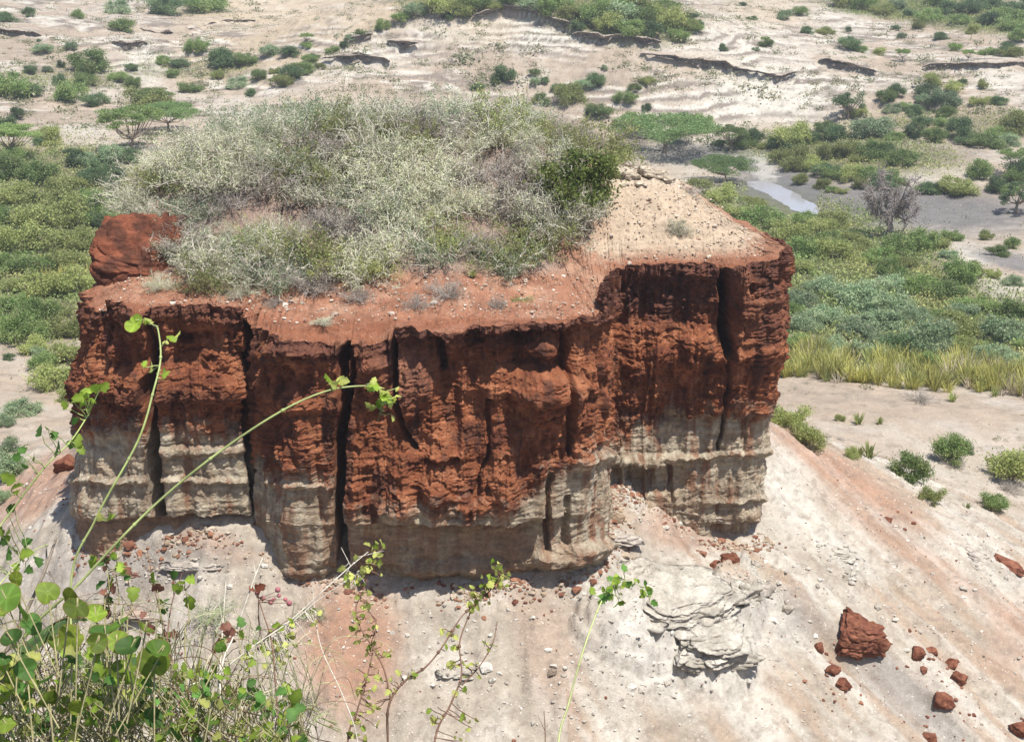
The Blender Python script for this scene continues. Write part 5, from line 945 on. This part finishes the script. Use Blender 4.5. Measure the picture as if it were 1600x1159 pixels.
# berries
root = empty('berry_stem', (0, 0, 0)); tb, lb = MB(), MB(); p = path([(430,1060),(424,1000),(412,960),(402,930)], 2.0, 2.15); tb.tube(p, .0018, .0009, 5); V1, Q1 = ICO[2]
root.location = p[0]
for px, py in [(411,934),(436,930),(434,921),(452,942),(423,940),(428,936),(402,926),(446,936),(405,1012),(408,1003),(52,1055)]:
    c = P3(px, py, 2.15); bb = MB(); bb.add(c + V1 * .0042 * rf.uniform(.8, 1.3) - p[0], Q1, None); bb.build('berry', M_berry, root); a = p[np.argmin(((p - c) ** 2).sum(1))]; tb.tube(np.linspace(a, c, 4) + rf.normal(size=(4, 3)) * .001, .0008, .0006, 3) if px > 100 else None
leaf_near(398, 922, 2.15, 3, 4, .018, (RDL,), lb, tb, p); leaf_near(415, 985, 2.12, 7, 10, .016, (GRN, DGR), lb, tb, p)
for mb, nm, mt in ((tb, 'stems', M_bstem), (lb, 'leaves', M_fl)): mb.v = [v - p[0] for v in mb.v]; mb.build(nm, mt, root)
tag(root, 'reddish brown stem with small pink berries over the orange patch', 'berry plant')
# thick strap leaf
sb = MB(); p = path([(-30,1110),(0,1068),(35,1022),(83,984),(127,960),(170,951)], 1.9, 2.05); d = np.gradient(p, axis=0); d /= np.linalg.norm(d, axis=1)[:, None]; e = np.cross(d, TOCAM(p.mean(0))); e /= np.linalg.norm(e, axis=1)[:, None]; n_ = np.cross(e, d)
w = np.interp(np.linspace(0, 1, len(p)), [0, .5, .85, 1], [.013, .012, .008, .001])[:, None]; rows = np.stack([p - e * w, p - e * w * .5 + n_ * w * .5, p + n_ * w * .1, p + e * w * .5 + n_ * w * .5, p + e * w], 1)
C5 = np.tile(np.array([[.10, .17, .04], [.07, .13, .04], [.05, .10, .03], [.11, .18, .05], [.20, .26, .09]]), (len(p), 1)); sb.add(rows.reshape(-1, 3), gridq(len(p), 5), C5); tag(sb.build('strap_leaf_plant', M_fl), 'thick dark green strap leaf arching out of the lower left', 'plant')
# the leafy shrub
root = empty('leafy_shrub', (0, 0, 0)); tb, lb = MB(), MB(); base = np.array([-.55, 1.55, 43.36]); root.location = base
BIG = [(10,935,34),(30,950,30),(75,925,32),(60,950,30),(108,935,28),(120,948,26),(50,975,30),(135,975,32),(165,990,32),(112,995,28),(150,1005,26),(188,975,28),(182,1002,26),(205,1010,30),(240,1038,34),(246,1020,28),(20,1000,28),(42,1045,26),(28,1065,30),(8,1088,28),(75,1095,26),(122,1100,24),(240,1122,26),(292,1105,22),(262,1090,20),
       (345,1012,14),(215,1100,24),(160,1090,26),(60,1140,26),(10,1130,28),(100,1145,22),(190,1140,22),(300,1140,18),(5,1030,22),(90,1010,26),(150,960,24),(195,1045,26),(170,1055,22),(120,1040,24),(75,1060,24),(440,1152,18),(400,1150,14),(330,1090,14),(25,905,18),(0,960,30),(225,985,20),(140,1125,22),(40,1100,24),(330,1125,16)]
for px, py, rr in BIG:
    if rf.random() < .08: continue
    Y = 1.80 + rf.uniform(-.10, .12); c = P3(px, py, Y); tone = (GRN, GRN * .8, np.array([.22, .28, .035]), DGR * 1.2, np.array([.12, .22, .03]))[rf.integers(5)] * rf.uniform(.85, 1.25)
    round_leaf(lb, c, rr / 1080. * (.56 + .18 * rf.random()), tone * rf.uniform(.55, 1.), .9); b0 = base + rf.normal(size=3) * np.array([.12, .04, .0]); mid = (b0 + c) / 2 + np.array([0, 0, .05]); tb.tube(spline([b0, mid, c - np.array([0, 0, .01]), c], 4)[6:], .0013, .0010, 4)
for _ in range(460):
    px = rf.uniform(-10, 470) ; py = rf.uniform(1015 + max(0, px - 230) * .3, 1165); c = P3(px, py, 1.95 + rf.uniform(-.2, .15)); small_leaf(lb, c, rf.uniform(.010, .024), (GRN, DGR, GRN * .7, DGR * 1.5, YEL * .7, GRN * 1.2)[rf.integers(6)])
    tb.tube(spline([c, c - np.array([rf.uniform(-.03, .03), 0, .03]), c - np.array([rf.uniform(-.05, .05), 0, .09])], 4), .0007, .0011, 3)
for px, py, n, sp_ in [(180,890,9,14),(120,960,5,10),(200,905,6,10),(165,875,5,9),(245,915,4,6),(290,920,5,8),(345,1000,6,10),(250,955,6,9),(265,1000,7,8),(372,990,4,8),(170,940,6,9)]:
    b0 = P3(px, py + 120, 2.0); p = spline([base + np.array([(px - 150) / 1200, 0, 0]), b0, P3(px + 6, py + 50, 2.05), P3(px, py, 2.08)], 6); tb.tube(p, .002, .0009, 4); leaf_near(px, py, 2.08, n, sp_, .022, (DGR, GRN, RDL * .9 + .03), lb, tb, p)
for mb, nm, mt in ((tb, 'stems', wood_mat('olive_stem', (.28, .25, .13))), (lb, 'leaves', M_fl)): mb.v = [v - base for v in mb.v]; mb.build(nm, mt, root)
tag(root, 'leafy shrub with large round green leaves edged red filling the lower left corner', 'shrub')
# dry grass tangle
for gi, (xa, xb, ya, n, lb_) in enumerate([(-40, 160, 980, 120, 'dry straw and grass tangled through the shrub at the corner'), (120, 330, 1000, 120, 'dry straw and grass bent over beside the round leaves'), (300, 500, 1030, 90, 'thin dry grass under the white stalks')]):
    gb = MB()
    for _ in range(n):
        px = rf.uniform(xa, xb); py = rf.uniform(ya, 1165); Y = 2.0 + rf.uniform(-.15, .12); a = rf.uniform(-1.2, 1.2); L = rf.uniform(40, 150)
        tip = (px + math.sin(a) * L, py - abs(math.cos(a)) * L * .6); mid = (px + math.sin(a) * L * .4, py - L * .45)
        P = spline([P3(px - math.sin(a) * 60, py + 60, Y - .06), P3(px, py + 40, Y), P3(mid[0], mid[1] + 20, Y), P3(*tip, Y + .03), P3(tip[0] + math.sin(a) * 30, tip[1] + rf.uniform(0, 40), Y + .03)], 5)
        t = rf.random(); c = np.array([.58, .52, .36]) * (1 - t) + np.array([.30, .36, .14]) * t if rf.random() < .75 else np.array([.22, .13, .08]); gb.tube(P, rf.uniform(.0007, .0014), .0004, 3, c)
    tag(gb.build('dry_grass', M_straw), lb_, 'grass', 'dry grass on the rim')

rr = np.random.default_rng(404); pp = []
for cx, cy, rx, ry, n in [(1060,1000,150,95,420),(1190,930,60,45,120),(1310,885,60,34,110),(700,1050,60,26,60),(1050,800,90,36,120),(320,900,130,26,90),(1530,880,50,40,60),(900,1080,200,70,120),(1400,980,180,120,160),(640,960,200,60,100)]:
    for _ in range(n): pp.append((cx + rr.normal() * rx * .6, cy + rr.normal() * ry * .6))
pp = np.array(pp); pp = pp[(pp[:, 1] > 760) & (pp[:, 1] < 1180)]; x, y, z = hit(pp[:, 0], pp[:, 1])
gravel('rubble', np.stack([x, y, z], -1), np.exp(rr.normal(-3.0, .55, len(x))), (.34, .30, .25), (.56, .53, .47), 'whitish broken rubble lying on the crusty patches of the slope')

# small tufts dotted over the far slopes and the bare ground
def tufts(n, region, size, seed, label):
    rg = np.random.default_rng(seed); px = rg.uniform(-20, 1620, n * 3); py = rg.uniform(*region, n * 3); x, y, z = hit(px, py)
    k = (rg.random(n * 3) < sstep(-.2, .3, fbm(x * .06, y * .06, x * 0, 4, seed))) & (y > 68) & (f_val(x, y) > f_hil(x, y)); x, y, z = [a[k][:n] for a in (x, y, z)]; m = 44
    r_ = size * np.exp(rg.normal(0, .45, len(x))); C = np.stack([x, y, z], -1)[:, None] + rg.normal(size=(len(x), m, 3)) * (r_[:, None, None] * np.array([.5, .5, .28])); C[..., 2] = np.maximum(C[..., 2], z[:, None] + .02)
    t = rg.random((len(x), 1, 1)); c = (np.array([.15, .18, .09]) * (1 - t) + np.array([.30, .27, .18]) * t) * rg.uniform(.7, 1.3, (len(x), m, 1))
    mb = MB(); mb.cards(C.reshape(-1, 3), np.repeat(r_ * .26, m), 1.5, .5, c.reshape(-1, 3), rg); tag(mb.build('low_tufts', L_attr), label, 'tufts', kind='stuff')
tufts(2600, (0, 230), .75, 501, 'tiny tufts dotted over the far bare slopes')
tufts(500, (600, 830), .16, 502, 'tiny dry tufts on the bare ground at the right')
# air of the valley
import bmesh
hz = bmesh.new(); bmesh.ops.create_cube(hz, size=1); hm = bpy.data.meshes.new('haze'); hz.to_mesh(hm); hz.free(); ho = bpy.data.objects.new('haze', hm); COL.objects.link(ho)
zlo = float(GZ.min()) - 1; zhi = max(float(GZ.max()), 46) + 2; ho.scale = (5400, 4200, zhi - zlo); ho.location = (0, 1500, (zlo + zhi) / 2)
m = bpy.data.materials.new('haze_air'); m.use_nodes = True; N = m.node_tree.nodes; N.remove(N['Principled BSDF']); v = N.new('ShaderNodeVolumePrincipled'); v.inputs['Color'].default_value = (.86, .92, 1, 1); v.inputs['Density'].default_value = .00035; v.inputs['Anisotropy'].default_value = .2
m.node_tree.links.new(v.outputs[0], N['Material Output'].inputs['Volume']); hm.materials.append(m); tag(ho, 'thin pale haze filling the valley', 'haze', kind='stuff')

rr = np.random.default_rng(606); pp = []
for b_ in BOUL:
    if b_[4] in (20, 21): continue
    for _ in range(34 if b_[2] > 30 else 12): pp.append((b_[0] + rr.normal() * (b_[2] * .7 + 12) + rr.random() * 14, b_[1] + abs(rr.normal()) * (b_[3] * .6 + 14) + rr.random() * 8))
pp = np.array(pp); pp[:, 1] = np.minimum(pp[:, 1], 1175); x, y, z = hit(pp[:, 0], pp[:, 1])
gravel('rock_crumbs', np.stack([x, y, z], -1), np.exp(rr.normal(-3.1, .6, len(x))), (.15, .055, .035), (.30, .15, .10), 'reddish crumbs trailing down from the fallen boulders')

rr = np.random.default_rng(707); fi = np.where((cpx > 128) & (cpx < 1195) & (PB[:, 1] < 58))[0]; n = 2600; k = rr.choice(fi, n); dd = np.abs(rr.normal(0, .55, n)) + .25
x = PB[k, 0] + N2[k, 0] * dd + rr.normal(0, .15, n); y = PB[k, 1] + N2[k, 1] * dd; ok = fbm(x * .5, y * .5, x * 0, 3, 141) > -.12; x, y = x[ok], y[ok]; t = rr.random(len(x)) < .55
for q, a, b, lb in ((t, (.30, .22, .15), (.50, .42, .33), 'pale crumbs fallen along the foot of the wall'), (~t, (.17, .07, .045), (.32, .16, .10), 'reddish crumbs fallen along the foot of the wall')):
    gravel('wall_debris', np.stack([x[q], y[q], ground_z(x[q], y[q]) + .01], -1), np.exp(rr.normal(-3.0, .6, q.sum())), a, b, lb)
